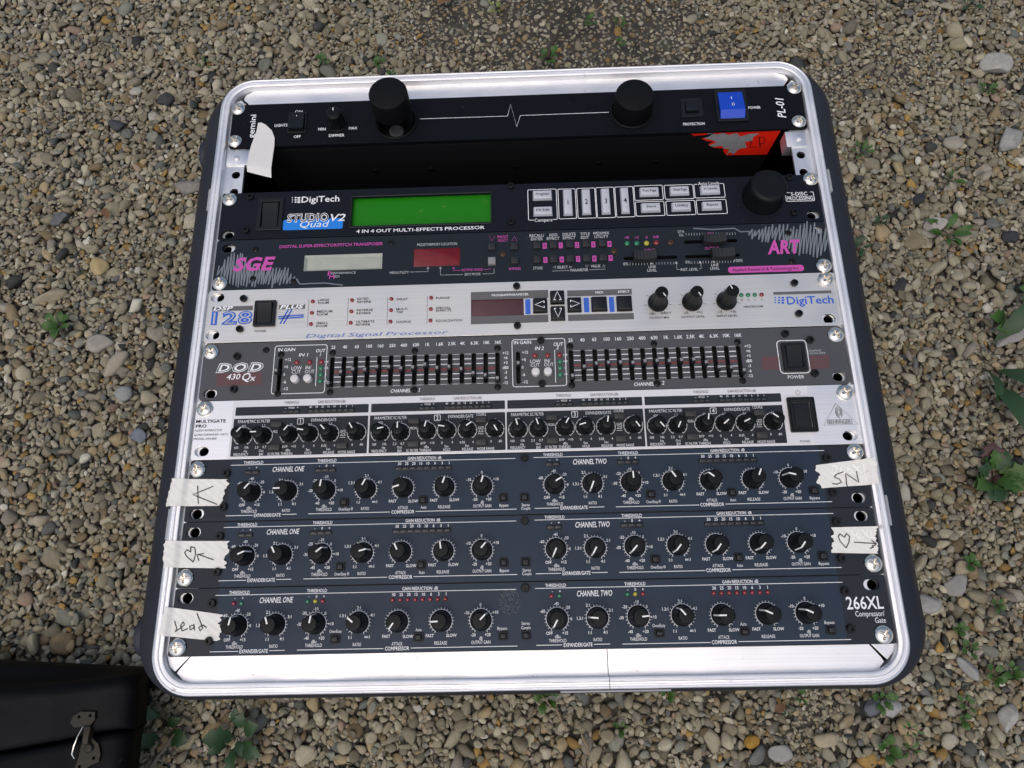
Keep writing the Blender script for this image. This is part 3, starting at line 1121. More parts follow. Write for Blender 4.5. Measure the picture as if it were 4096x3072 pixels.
('tc','1.6K',180.6,218.0,2.61,'w','b'),
('vslot',188.4,186.4,210.2,197.4,3.3),
('tc','2.5K',189.7,218.1,2.61,'w','b'),
('vslot',197.3,186.4,210.2,195.4,3.3),
('tc','4K',197.7,218.1,2.61,'w','b'),
('vslot',206.2,186.4,210.2,192.0,3.3),
('tc','6.3K',206.9,218.1,2.61,'w','b'),
('vslot',215.1,186.4,210.2,190.1,3.3),
('tc','10K',216.0,218.2,2.61,'w','b'),
('vslot',224.0,186.4,210.2,187.5,3.3),
('tc','16K',224.7,218.2,2.61,'w','b'),
('vslot',279.0,185.3,210.6,187.8,3.3),
('tc','25',279.1,218.2,2.8,'w','b'),
('vslot',287.9,185.3,210.6,194.6,3.3),
('tc','40',288.0,218.2,2.8,'w','b'),
('vslot',296.8,185.3,210.6,196.8,3.3),
('tc','63',296.9,218.3,2.8,'w','b'),
('vslot',305.7,185.3,210.6,197.2,3.3),
('tc','100',306.4,218.3,2.8,'w','b'),
('vslot',314.6,185.3,210.6,197.2,3.3),
('tc','160',315.0,218.3,2.8,'w','b'),
('vslot',323.5,185.3,210.6,196.7,3.3),
('tc','250',324.0,218.3,2.8,'w','b'),
('vslot',332.4,185.3,210.6,197.6,3.3),
('tc','400',332.8,218.3,2.8,'w','b'),
('vslot',341.2,185.3,210.6,197.7,3.3),
('tc','630',341.9,218.4,2.8,'w','b'),
('vslot',350.1,185.3,210.6,197.2,3.3),
('tc','1K',350.9,218.4,2.79,'w','b'),
('vslot',359.0,185.3,210.6,197.8,3.3),
('tc','1.6K',360.1,218.4,2.79,'w','b'),
('vslot',367.9,185.3,210.6,197.9,3.3),
('tc','2.5K',369.2,218.4,2.79,'w','b'),
('vslot',376.8,185.3,210.6,195.4,3.3),
('tc','4K',377.3,218.4,2.79,'w','b'),
('vslot',385.7,185.3,210.6,191.5,3.3),
('tc','6.3K',386.6,218.5,2.79,'w','b'),
('vslot',394.6,185.3,210.6,191.0,3.3),
('tc','10K',395.8,218.5,2.79,'w','b'),
('vslot',403.5,185.3,210.6,188.6,3.3),
('tc','16K',404.6,218.5,2.79,'w','b'),
('l',[(101.3,209.4),
(106.4,209.4)],0.25,'w'),
('l',[(110.2,209.4),
(115.3,209.4)],0.25,'w'),
('l',[(119.1,209.4),
(124.2,209.4)],0.25,'w'),
('l',[(128.0,209.4),
(133.1,209.4)],0.25,'w'),
('l',[(136.9,209.4),
(142.0,209.4)],0.25,'w'),
('l',[(145.8,209.4),
(150.9,209.4)],0.25,'w'),
('l',[(154.7,209.4),
(159.8,209.4)],0.25,'w'),
('l',[(163.6,209.4),
(168.7,209.4)],0.25,'w'),
('l',[(172.5,209.4),
(177.6,209.4)],0.25,'w'),
('l',[(181.4,209.4),
(186.5,209.4)],0.25,'w'),
('l',[(190.3,209.4),
(195.4,209.4)],0.25,'w'),
('l',[(199.2,209.4),
(204.3,209.4)],0.25,'w'),
('l',[(208.1,209.4),
(213.2,209.4)],0.25,'w'),
('l',[(217.0,209.4),
(222.1,209.4)],0.25,'w'),
('l',[(101.3,205.6),
(106.4,205.6)],0.6,'w'),
('l',[(110.2,205.6),
(115.3,205.6)],0.6,'w'),
('l',[(119.1,205.6),
(124.2,205.6)],0.6,'w'),
('l',[(128.0,205.6),
(133.1,205.6)],0.6,'w'),
('l',[(136.9,205.6),
(142.0,205.6)],0.6,'w'),
('l',[(145.8,205.6),
(150.9,205.6)],0.6,'w'),
('l',[(154.7,205.6),
(159.8,205.6)],0.6,'w'),
('l',[(163.6,205.6),
(168.7,205.6)],0.6,'w'),
('l',[(172.5,205.6),
(177.6,205.6)],0.6,'w'),
('l',[(181.4,205.6),
(186.5,205.6)],0.6,'w'),
('l',[(190.3,205.6),
(195.4,205.6)],0.6,'w'),
('l',[(199.2,205.6),
(204.3,205.6)],0.6,'w'),
('l',[(208.1,205.6),
(213.2,205.6)],0.6,'w'),
('l',[(217.0,205.6),
(222.1,205.6)],0.6,'w'),
('l',[(101.3,201.7),
(106.4,201.7)],0.6,'w'),
('l',[(110.2,201.7),
(115.3,201.7)],0.6,'w'),
('l',[(119.1,201.7),
(124.2,201.7)],0.6,'w'),
('l',[(128.0,201.7),
(133.1,201.7)],0.6,'w'),
('l',[(136.9,201.7),
(142.0,201.7)],0.6,'w'),
('l',[(145.8,201.7),
(150.9,201.7)],0.6,'w'),
('l',[(154.7,201.7),
(159.8,201.7)],0.6,'w'),
('l',[(163.6,201.7),
(168.7,201.7)],0.6,'w'),
('l',[(172.5,201.7),
(177.6,201.7)],0.6,'w'),
('l',[(181.4,201.7),
(186.5,201.7)],0.6,'w'),
('l',[(190.3,201.7),
(195.4,201.7)],0.6,'w'),
('l',[(199.2,201.7),
(204.3,201.7)],0.6,'w'),
('l',[(208.1,201.7),
(213.2,201.7)],0.6,'w'),
('l',[(217.0,201.7),
(222.1,201.7)],0.6,'w'),
('l',[(101.3,197.8),
(106.4,197.8)],1.5,'h'),
('l',[(110.2,197.8),
(115.3,197.8)],1.5,'h'),
('l',[(119.1,197.8),
(124.2,197.8)],1.5,'h'),
('l',[(128.0,197.8),
(133.1,197.8)],1.5,'h'),
('l',[(136.9,197.8),
(142.0,197.8)],1.5,'h'),
('l',[(145.8,197.8),
(150.9,197.8)],1.5,'h'),
('l',[(154.7,197.8),
(159.8,197.8)],1.5,'h'),
('l',[(163.6,197.8),
(168.7,197.8)],1.5,'h'),
('l',[(172.5,197.8),
(177.6,197.8)],1.5,'h'),
('l',[(181.4,197.8),
(186.5,197.8)],1.5,'h'),
('l',[(190.3,197.8),
(195.4,197.8)],1.5,'h'),
('l',[(199.2,197.8),
(204.3,197.8)],1.5,'h'),
('l',[(208.1,197.8),
(213.2,197.8)],1.5,'h'),
('l',[(217.0,197.8),
(222.1,197.8)],1.5,'h'),
('l',[(101.3,194.0),
(106.4,194.0)],0.6,'w'),
('l',[(110.2,194.0),
(115.3,194.0)],0.6,'w'),
('l',[(119.1,194.0),
(124.2,194.0)],0.6,'w'),
('l',[(128.0,194.0),
(133.1,194.0)],0.6,'w'),
('l',[(136.9,194.0),
(142.0,194.0)],0.6,'w'),
('l',[(145.8,194.0),
(150.9,194.0)],0.6,'w'),
('l',[(154.7,194.0),
(159.8,194.0)],0.6,'w'),
('l',[(163.6,194.0),
(168.7,194.0)],0.6,'w'),
('l',[(172.5,194.0),
(177.6,194.0)],0.6,'w'),
('l',[(181.4,194.0),
(186.5,194.0)],0.6,'w'),
('l',[(190.3,194.0),
(195.4,194.0)],0.6,'w'),
('l',[(199.2,194.0),
(204.3,194.0)],0.6,'w'),
('l',[(208.1,194.0),
(213.2,194.0)],0.6,'w'),
('l',[(217.0,194.0),
(222.1,194.0)],0.6,'w'),
('l',[(101.3,190.1),
(106.4,190.1)],0.6,'w'),
('l',[(110.2,190.1),
(115.3,190.1)],0.6,'w'),
('l',[(119.1,190.1),
(124.2,190.1)],0.6,'w'),
('l',[(128.0,190.1),
(133.1,190.1)],0.6,'w'),
('l',[(136.9,190.1),
(142.0,190.1)],0.6,'w'),
('l',[(145.8,190.1),
(150.9,190.1)],0.6,'w'),
('l',[(154.7,190.1),
(159.8,190.1)],0.6,'w'),
('l',[(163.6,190.1),
(168.7,190.1)],0.6,'w'),
('l',[(172.5,190.1),
(177.6,190.1)],0.6,'w'),
('l',[(181.4,190.1),
(186.5,190.1)],0.6,'w'),
('l',[(190.3,190.1),
(195.4,190.1)],0.6,'w'),
('l',[(199.2,190.1),
(204.3,190.1)],0.6,'w'),
('l',[(208.1,190.1),
(213.2,190.1)],0.6,'w'),
('l',[(217.0,190.1),
(222.1,190.1)],0.6,'w'),
('l',[(101.3,186.0),
(106.4,186.0)],0.25,'w'),
('l',[(110.2,186.0),
(115.3,186.0)],0.25,'w'),
('l',[(119.1,186.0),
(124.2,186.0)],0.25,'w'),
('l',[(128.0,186.0),
(133.1,186.0)],0.25,'w'),
('l',[(136.9,186.0),
(142.0,186.0)],0.25,'w'),
('l',[(145.8,186.0),
(150.9,186.0)],0.25,'w'),
('l',[(154.7,186.0),
(159.8,186.0)],0.25,'w'),
('l',[(163.6,186.0),
(168.7,186.0)],0.25,'w'),
('l',[(172.5,186.0),
(177.6,186.0)],0.25,'w'),
('l',[(181.4,186.0),
(186.5,186.0)],0.25,'w'),
('l',[(190.3,186.0),
(195.4,186.0)],0.25,'w'),
('l',[(199.2,186.0),
(204.3,186.0)],0.25,'w'),
('l',[(208.1,186.0),
(213.2,186.0)],0.25,'w'),
('l',[(217.0,186.0),
(222.1,186.0)],0.25,'w'),
('l',[(280.9,209.7),
(286.0,209.7)],0.25,'w'),
('l',[(289.8,209.7),
(294.9,209.7)],0.25,'w'),
('l',[(298.7,209.7),
(303.8,209.7)],0.25,'w'),
('l',[(307.6,209.7),
(312.7,209.7)],0.25,'w'),
('l',[(316.5,209.7),
(321.6,209.7)],0.25,'w'),
('l',[(325.4,209.7),
(330.5,209.7)],0.25,'w'),
('l',[(334.3,209.7),
(339.4,209.7)],0.25,'w'),
('l',[(343.1,209.7),
(348.2,209.7)],0.25,'w'),
('l',[(352.0,209.7),
(357.1,209.7)],0.25,'w'),
('l',[(360.9,209.7),
(366.0,209.7)],0.25,'w'),
('l',[(369.8,209.7),
(374.9,209.7)],0.25,'w'),
('l',[(378.7,209.7),
(383.8,209.7)],0.25,'w'),
('l',[(387.6,209.7),
(392.7,209.7)],0.25,'w'),
('l',[(396.5,209.7),
(401.6,209.7)],0.25,'w'),
('l',[(280.9,205.8),
(286.0,205.8)],0.6,'w'),
('l',[(289.8,205.8),
(294.9,205.8)],0.6,'w'),
('l',[(298.7,205.8),
(303.8,205.8)],0.6,'w'),
('l',[(307.6,205.8),
(312.7,205.8)],0.6,'w'),
('l',[(316.5,205.8),
(321.6,205.8)],0.6,'w'),
('l',[(325.4,205.8),
(330.5,205.8)],0.6,'w'),
('l',[(334.3,205.8),
(339.4,205.8)],0.6,'w'),
('l',[(343.1,205.8),
(348.2,205.8)],0.6,'w'),
('l',[(352.0,205.8),
(357.1,205.8)],0.6,'w'),
('l',[(360.9,205.8),
(366.0,205.8)],0.6,'w'),
('l',[(369.8,205.8),
(374.9,205.8)],0.6,'w'),
('l',[(378.7,205.8),
(383.8,205.8)],0.6,'w'),
('l',[(387.6,205.8),
(392.7,205.8)],0.6,'w'),
('l',[(396.5,205.8),
(401.6,205.8)],0.6,'w'),
('l',[(280.9,202.0),
(286.0,202.0)],0.6,'w'),
('l',[(289.8,202.0),
(294.9,202.0)],0.6,'w'),
('l',[(298.7,202.0),
(303.8,202.0)],0.6,'w'),
('l',[(307.6,202.0),
(312.7,202.0)],0.6,'w'),
('l',[(316.5,202.0),
(321.6,202.0)],0.6,'w'),
('l',[(325.4,202.0),
(330.5,202.0)],0.6,'w'),
('l',[(334.3,202.0),
(339.4,202.0)],0.6,'w'),
('l',[(343.1,202.0),
(348.2,202.0)],0.6,'w'),
('l',[(352.0,202.0),
(357.1,202.0)],0.6,'w'),
('l',[(360.9,202.0),
(366.0,202.0)],0.6,'w'),
('l',[(369.8,202.0),
(374.9,202.0)],0.6,'w'),
('l',[(378.7,202.0),
(383.8,202.0)],0.6,'w'),
('l',[(387.6,202.0),
(392.7,202.0)],0.6,'w'),
('l',[(396.5,202.0),
(401.6,202.0)],0.6,'w'),
('l',[(280.9,198.1),
(286.0,198.1)],1.5,'h'),
('l',[(289.8,198.1),
(294.9,198.1)],1.5,'h'),
('l',[(298.7,198.1),
(303.8,198.1)],1.5,'h'),
('l',[(307.6,198.1),
(312.7,198.1)],1.5,'h'),
('l',[(316.5,198.1),
(321.6,198.1)],1.5,'h'),
('l',[(325.4,198.1),
(330.5,198.1)],1.5,'h'),
('l',[(334.3,198.1),
(339.4,198.1)],1.5,'h'),
('l',[(343.1,198.1),
(348.2,198.1)],1.5,'h'),
('l',[(352.0,198.1),
(357.1,198.1)],1.5,'h'),
('l',[(360.9,198.1),
(366.0,198.1)],1.5,'h'),
('l',[(369.8,198.1),
(374.9,198.1)],1.5,'h'),
('l',[(378.7,198.1),
(383.8,198.1)],1.5,'h'),
('l',[(387.6,198.1),
(392.7,198.1)],1.5,'h'),
('l',[(396.5,198.1),
(401.6,198.1)],1.5,'h'),
('l',[(280.9,194.3),
(286.0,194.3)],0.6,'w'),
('l',[(289.8,194.3),
(294.9,194.3)],0.6,'w'),
('l',[(298.7,194.3),
(303.8,194.3)],0.6,'w'),
('l',[(307.6,194.3),
(312.7,194.3)],0.6,'w'),
('l',[(316.5,194.3),
(321.6,194.3)],0.6,'w'),
('l',[(325.4,194.3),
(330.5,194.3)],0.6,'w'),
('l',[(334.3,194.3),
(339.4,194.3)],0.6,'w'),
('l',[(343.1,194.3),
(348.2,194.3)],0.6,'w'),
('l',[(352.0,194.3),
(357.1,194.3)],0.6,'w'),
('l',[(360.9,194.3),
(366.0,194.3)],0.6,'w'),
('l',[(369.8,194.3),
(374.9,194.3)],0.6,'w'),
('l',[(378.7,194.3),
(383.8,194.3)],0.6,'w'),
('l',[(387.6,194.3),
(392.7,194.3)],0.6,'w'),
('l',[(396.5,194.3),
(401.6,194.3)],0.6,'w'),
('l',[(280.9,190.3),
(286.0,190.3)],0.6,'w'),
('l',[(289.8,190.3),
(294.9,190.3)],0.6,'w'),
('l',[(298.7,190.3),
(303.8,190.3)],0.6,'w'),
('l',[(307.6,190.3),
(312.7,190.3)],0.6,'w'),
('l',[(316.5,190.3),
(321.6,190.3)],0.6,'w'),
('l',[(325.4,190.3),
(330.5,190.3)],0.6,'w'),
('l',[(334.3,190.3),
(339.4,190.3)],0.6,'w'),
('l',[(343.1,190.3),
(348.2,190.3)],0.6,'w'),
('l',[(352.0,190.3),
(357.1,190.3)],0.6,'w'),
('l',[(360.9,190.3),
(366.0,190.3)],0.6,'w'),
('l',[(369.8,190.3),
(374.9,190.3)],0.6,'w'),
('l',[(378.7,190.3),
(383.8,190.3)],0.6,'w'),
('l',[(387.6,190.3),
(392.7,190.3)],0.6,'w'),
('l',[(396.5,190.3),
(401.6,190.3)],0.6,'w'),
('l',[(280.9,186.5),
(286.0,186.5)],0.25,'w'),
('l',[(289.8,186.5),
(294.9,186.5)],0.25,'w'),
('l',[(298.7,186.5),
(303.8,186.5)],0.25,'w'),
('l',[(307.6,186.5),
(312.7,186.5)],0.25,'w'),
('l',[(316.5,186.5),
(321.6,186.5)],0.25,'w'),
('l',[(325.4,186.5),
(330.5,186.5)],0.25,'w'),
('l',[(334.3,186.5),
(339.4,186.5)],0.25,'w'),
('l',[(343.1,186.5),
(348.2,186.5)],0.25,'w'),
('l',[(352.0,186.5),
(357.1,186.5)],0.25,'w'),
('l',[(360.9,186.5),
(366.0,186.5)],0.25,'w'),
('l',[(369.8,186.5),
(374.9,186.5)],0.25,'w'),
('l',[(378.7,186.5),
(383.8,186.5)],0.25,'w'),
('l',[(387.6,186.5),
(392.7,186.5)],0.25,'w'),
('l',[(396.5,186.5),
(401.6,186.5)],0.25,'w'),
('tc','+12',230.1,209.4,2.35,'w','b'),
('tc','+6',230.1,205.6,2.34,'w','b'),
('tc','+3',230.0,201.7,2.33,'w','b'),
('tc','dB0',229.9,197.8,2.32,'w','b'),
('tc','-3',229.9,194.0,2.31,'w','b'),
('tc','-6',229.8,190.1,2.3,'w','b'),
('tc','-12',229.7,186.0,2.29,'w','b'),
('t','CHANNEL',144.4,181.9,14.7,2.7,'w','bi'),
('tc','1',165.8,182.2,2.95,'w','bi'),
('o',234.8,182.3,275.1,220.1,0.5,2.2,'w'),
('t','IN GAIN',236.5,217.5,13.0,2.8,'w','b'),
('t','IN 2',252.1,212.4,6.8,2.79,'w','bi'),
('t','OUT',266.3,215.3,7.4,2.79,'w','bi'),
('tc','2',269.1,212.5,2.79,'w','bi'),
('vslot',239.4,185.1,210.4,198.8,3.2),
('tc','+12',244.7,209.5,2.4,'w','b'),
('tc','+6',243.7,203.7,2.38,'w','b'),
('tc','0',242.6,197.7,2.37,'w','b'),
('tc','-6',243.3,191.9,2.35,'w','b'),
('tc','-12',244.3,186.2,2.34,'w','b'),
('led',252.0,206.7,'red',1.9),
('led',261.6,206.6,'red',1.9),
('led',270.4,206.6,'red',1.9),
('led',270.6,201.3,'green',1.9),
('led',270.5,196.3,'green',1.9),
('led',270.4,191.2,'green',1.9),
('tc','+18',274.6,206.6,1.63,'w','b'),
('tc','+10',274.5,201.6,1.63,'w','b'),
('tc','0',274.4,196.4,1.62,'w','b'),
('tc','-10',274.4,191.5,1.61,'w','b'),
('tc','LOW',252.3,202.2,2.63,'w',''),
('tc','CUT',252.0,199.2,2.62,'w',''),
('tc','IN/',261.2,202.3,2.63,'w',''),
('tc','OUT',262.2,199.2,2.62,'w',''),
('wbtn',252.2,193.1),
('wbtn',261.3,193.1),
('l',[(266.9,210.8),
(266.8,185.0)],0.45,'w'),
('tc','+12',410.6,209.6,2.38,'w','b'),
('tc','+6',410.5,205.7,2.37,'w','b'),
('tc','+3',410.4,201.9,2.36,'w','b'),
('tc','dB0',410.2,198.0,2.35,'w','b'),
('tc','-3',410.1,194.2,2.34,'w','b'),
('tc','-6',410.0,190.2,2.33,'w','b'),
('tc','-12',409.8,186.4,2.32,'w','b'),
('t','CHANNEL',324.3,182.1,14.5,2.68,'w','bi'),
('tc','2',345.6,182.7,2.93,'w','bi'),
('o',431.9,187.1,454.2,213.4,0.6,3.2,'w'),
('rocker',434.9,188.9,451.9,210.9,'dod'),
('t','POWER',436.9,184.5,11.9,2.56,'w',''),
('t','GRAPHIC',454.0,204.5,10.4,1.37,'g',''),
('t','EQUALIZER',454.1,202.5,13.1,1.37,'g','')],'gate': [('rscrew',6.4,172.0),
('rscrew',476.5,171.6),
('slot',7.5,139.7),
('slot',475.0,139.6),
('sections',[(29.6,128.5),
(130.4,229.0),
(230.7,329.3),
(331.0,430.0)]),
('secy',[172.4,165.9,163.5,135.3]),
('t','MULTIGATE',1.0,162.3,22.1,2.42,'k','b'),
('t','PRO',1.1,158.7,8.0,2.41,'k','b'),
('t','AUDIO INTERACTIVE',0.7,155.4,20.2,1.56,'e',''),
('t','QUAD EXPANDER / GATE',0.7,152.1,25.0,1.55,'e',''),
('t','MODEL XR4400',0.6,149.1,16.9,1.55,'e',''),
('gx',27.4,454.7),
('rocker',433.4,142.7,452.9,168.6,'gate'),
('t','POWER',439.1,136.1,7.2,1.73,'d',''),
('pwr',442.6,172.7),
('l',[(468.5,163.7),
(457.6,147.5),
(481.7,147.8),
(468.5,163.7),
(466.2,160.2)],0.3,'e'),
('o',460.4,148.2,477.9,151.6,0.25,0.2,'e'),
('t','BEHRINGER',461.3,149.9,15.7,2.38,'d',''),
('ear',469.7,157.0)],'gate_section': [('t','THRESHOLD',35.9,175.0,11.1,2.07,'d',''),
('t','GAIN REDUCTION (dB)',60.9,174.9,20.6,2.07,'d',''),
('t','-',36.6,170.8,1.2,1.45,'w',''),
('t','HOLD',39.5,171.1,4.4,1.58,'w',''),
('t','+',45.4,171.1,1.4,1.45,'w',''),
('ledwin',35.1,166.6,47.9,169.6,3),
('ledwin',54.0,166.4,88.7,169.8,8),
('tc','40',55.8,171.2,1.58,'w',''),
('tc','30',60.3,171.2,1.57,'w',''),
('tc','20',64.7,171.2,1.57,'w',''),
('tc','15',69.1,171.2,1.57,'w',''),
('tc','10',73.6,171.2,1.57,'w',''),
('tc','6',78.0,171.2,1.57,'w',''),
('tc','3',82.4,171.2,1.57,'w',''),
('tc','1',86.8,171.2,1.57,'w',''),
('t','PARAMETRIC SC FILTER',2.7,161.3,23.8,2.28,'w',''),
('t','EXPANDER/GATE',57.0,161.1,18.4,2.27,'w',''),
('t','COUPLE',77.4,162.2,7.2,2.04,'w',''),
('o',46.6,158.1,51.3,162.8,0.4,0.8,'w'),
('tc','@',49.0,160.5,3.11,'w','b'),
('gbtn',27.8,155.8,36.2,160.1),
('gbtn',27.6,138.7,36.2,143.2),
('gbtn',77.0,155.4,85.1,159.8),
('gbtn',77.0,138.7,85.0,143.3),
('gknob',7.5,150.2,0),
('gknob',22.2,150.2,1),
('gknob',41.5,150.6,2),
('gknob',56.0,150.7,3),
('gknob',71.0,150.7,4),
('gknob',90.8,151.0,5),
('tc','400',7.2,157.9,1.79,'w',''),
('tc','1.2',22.1,158.0,1.79,'w',''),
('tc','-35',41.9,158.1,1.79,'w',''),
('tc','0.5',56.4,157.9,1.79,'w',''),
('tc','0.5',71.3,158.0,1.79,'w',''),
('tc','-15',90.8,158.0,1.79,'w',''),
('tc','100',3.3,141.7,1.76,'w',''),
('tc','10k',10.9,141.8,1.76,'w',''),
('tc','2.3',18.1,141.7,1.76,'w',''),
('tc','0.7',23.9,141.7,1.76,'w',''),
('tc','BYP',38.9,141.7,1.76,'w',''),
('tc','+10',45.3,141.8,1.76,'w',''),
('tc','0',52.5,141.7,1.76,'w',''),
('tc','4',60.0,141.9,1.76,'w',''),
('tc','0.05',67.4,141.7,1.76,'w',''),
('tc','4',75.1,141.7,1.75,'w',''),
('tc','0',88.1,141.9,1.75,'w',''),
('tc','-80',94.6,141.9,1.75,'w',''),
('tc','Hz',10.3,139.0,1.75,'w',''),
('tc','Oct',21.8,139.1,1.75,'w',''),
('tc','dBu',41.3,139.0,1.75,'w',''),
('tc','Sec',55.9,139.1,1.75,'w',''),
('tc','Sec',70.8,139.2,1.75,'w',''),
('t','FREQUENCY',1.7,136.7,10.8,1.98,'w',''),
('t','BW',20.5,136.5,3.0,1.98,'w',''),
('t','SC FILTER',26.7,136.5,8.7,1.98,'w',''),
('t','THRESH.',36.3,136.5,8.9,1.98,'w',''),
('t','HOLD',53.6,136.6,5.1,1.98,'w',''),
('t','RELEASE',67.2,136.6,8.0,1.98,'w',''),
('t','MODE',78.1,136.6,5.7,1.98,'w',''),
('t','RANGE',84.6,136.6,5.8,1.98,'w',''),
('t','MON.',29.2,153.1,5.1,2.02,'w',''),
('t','GATE',78.9,152.1,4.0,2.01,'w',''),
('r',88.6,159.2,92.9,161.6,'w',0),
('tc','1:2',90.7,160.4,1.67,'k',''),
('r',86.1,138.1,90.1,140.6,'w',0),
('tc','1:1',88.1,139.4,1.63,'k',''),
('r',92.5,138.3,96.5,140.8,'w',0),
('tc','1:4',94.5,139.6,1.63,'k',''),
('r',90.9,135.3,97.2,137.8,'w',0),
('tc','RATIO',94.1,136.5,1.63,'k',''),
('r',78.1,143.9,83.5,146.4,'w',0),
('tc','EXP.',80.8,145.2,1.64,'k',''),
('l',[(78.9,149.0),
(82.7,149.1)],0.3,'w'),
('l',[(79.7,149.1),
(79.7,150.4),
(82.2,150.5),
(82.2,149.2)],0.3,'w'),
('l',[(78.7,147.6),
(82.7,147.6)],0.3,'w')],'comp': [('l',[(30.2,128.9),
(235.9,128.9)],0.4,'w'),
('l',[(248.7,129.2),
(455.0,129.2)],0.4,'w'),
('t','THRESHOLD',39.5,130.5,14.2,2.21,'w','b'),
('t','THRESHOLD',93.1,130.7,13.8,2.2,'w','b'),
('t','GAIN REDUCTION  dB',158.4,130.8,24.3,2.2,'w','b'),
('t','THRESHOLD',255.7,131.0,14.0,2.17,'w','b'),
('t','THRESHOLD',309.2,130.9,14.2,2.16,'w','b'),
('t','GAIN REDUCTION  dB',374.9,131.0,24.2,2.16,'w','b'),
('t','CHANNEL ONE',61.0,125.1,23.0,3.69,'w','bi'),
('t','CHANNEL TWO',276.9,125.3,23.8,3.8,'w','bi'),
('tc','-',43.9,126.9,1.85,'w','b'),
('tc','+',49.2,126.8,1.85,'w','b'),
('tc','-',94.8,127.0,1.85,'w','b'),
('tc','0',99.9,126.9,1.85,'w','b'),
('tc','+',105.0,126.9,1.85,'w','b'),
('tc','-',260.3,127.2,2.03,'w','b'),
('tc','+',265.5,127.1,2.03,'w','b'),
('tc','-',311.2,127.4,2.03,'w','b'),
('tc','0',316.3,127.3,2.03,'w','b'),
('tc','+',321.4,127.3,2.03,'w','b'),
('tc','30',152.7,127.0,2.07,'w','b'),
('tc','30',369.1,127.1,2.15,'w','b'),
('tc','25',157.8,127.0,2.07,'w','b'),
('tc','25',374.2,127.1,2.15,'w','b'),
('tc','20',162.9,127.0,2.07,'w','b'),
('tc','20',379.3,127.1,2.15,'w','b'),
('tc','15',168.0,127.0,2.07,'w','b'),
('tc','15',384.4,127.0,2.15,'w','b'),
('tc','10',173.1,126.9,2.07,'w','b'),
('tc','10',389.5,127.0,2.15,'w','b'),
('tc','6',178.2,126.9,2.07,'w','b'),
('tc','6',394.6,127.0,2.15,'w','b'),
('tc','3',183.3,126.9,2.07,'w','b'),
('tc','3',399.7,127.0,2.15,'w','b'),
('tc','1',188.4,126.9,2.07,'w','b'),
('tc','1',404.8,127.0,2.14,'w','b'),
('ledwin',40.8,121.8,51.4,124.9,2),
('ledwin',91.6,122.2,107.0,125.3,3),
('ledwin',149.5,122.0,190.4,125.2,8),
('ledwin',257.0,122.4,267.6,125.8,2),
('ledwin',308.2,122.6,323.7,126.0,3),
('ledwin',365.9,122.1,407.0,125.5,8),
('cknob',46.8,108.9,0),
('cknob',72.7,109.2,1),
('cknob',100.1,109.3,2),
('cknob',129.2,109.5,3),
('cknob',155.8,109.5,4),
('cknob',185.2,109.5,5),
('cknob',211.9,109.5,6),
('cknob',263.0,109.4,7),
('cknob',289.9,109.5,8),
('cknob',317.1,109.9,9),
('cknob',346.3,110.0,10),
('cknob',372.7,109.8,11),
('cknob',402.3,109.9,12),
('cknob',428.3,110.0,13),
('tc','-60',38.1,115.7,2.06,'w','b'),
('tc','-40',46.4,118.8,2.06,'w','b'),
('tc','-20',53.9,116.2,2.06,'w','b'),
('tc','0',56.1,108.9,2.04,'w','b'),
('tc','OFF',41.1,100.0,2.02,'w','b'),
('tc','+15',51.8,100.0,2.02,'w','b'),
('tc','2:1',67.4,117.3,2.06,'w','b'),
('tc','3:1',82.4,114.1,2.05,'w','b'),
('tc','1.3:1',62.1,108.9,2.04,'w','b'),
('tc','1:1',68.3,100.0,2.02,'w','b'),
('tc','4:1',78.1,100.1,2.01,'w','b'),
('tc','-10',100.1,118.9,2.06,'w','b'),
('tc','-20',92.3,116.2,2.05,'w','b'),
('tc','0',106.7,115.9,2.05,'w','b'),
('tc','+10',110.7,109.1,2.03,'w','b'),
('tc','-30',89.4,109.1,2.04,'w','b'),
('tc','-40',94.8,100.2,2.01,'w','b'),
('tc','+20',105.0,100.1,2.01,'w','b'),
('tc','2:1',129.2,119.0,2.06,'w','b'),
('tc','1.3:1',118.6,114.1,2.05,'w','b'),
('tc','4:1',138.7,114.2,2.04,'w','b'),
('tc','1:1',124.1,100.2,2.01,'w','b'),
('tc','∞:1',135.7,100.3,2.01,'w','b'),
('tc','FAST',148.5,100.4,2.01,'w','b'),
('tc','SLOW',163.1,100.1,2.01,'w','b'),
('tc','FAST',177.7,100.3,2.01,'w','b'),
('tc','SLOW',192.2,100.3,2.0,'w','b'),
('tc','0',211.7,119.4,2.05,'w','b'),
('tc','-10',202.4,114.4,2.04,'w','b'),
('tc','+10',221.7,114.4,2.04,'w','b'),
('tc','-20',206.8,100.3,2.0,'w','b'),
('tc','+20',216.4,100.3,2.0,'w','b'),
('tc','-60',253.4,114.4,2.06,'w','b'),
('tc','-40',262.8,119.1,2.07,'w','b'),
('tc','-20',270.2,116.6,2.07,'w','b'),
('tc','0',272.4,109.2,2.05,'w','b'),
('tc','OFF',257.5,100.4,2.03,'w','b'),
('tc','+15',267.9,100.4,2.03,'w','b'),
('tc','2:1',283.8,117.7,2.07,'w','b'),
('tc','3:1',299.0,114.3,2.06,'w','b'),
('tc','1.3:1',278.2,109.5,2.05,'w','b'),
('tc','1:1',284.5,100.4,2.03,'w','b'),
('tc','4:1',294.6,100.4,2.03,'w','b'),
('tc','-10',316.4,119.2,2.07,'w','b'),
('tc','-20',308.5,116.2,2.06,'w','b'),
('tc','0',323.1,116.2,2.06,'w','b'),
('tc','+10',327.2,109.4,2.05,'w','b'),
('tc','-30',305.7,109.3,2.05,'w','b'),
('tc','-40',311.2,100.4,2.02,'w','b'),
('tc','+20',321.3,100.4,2.02,'w','b'),
('tc','2:1',345.5,119.2,2.07,'w','b'),
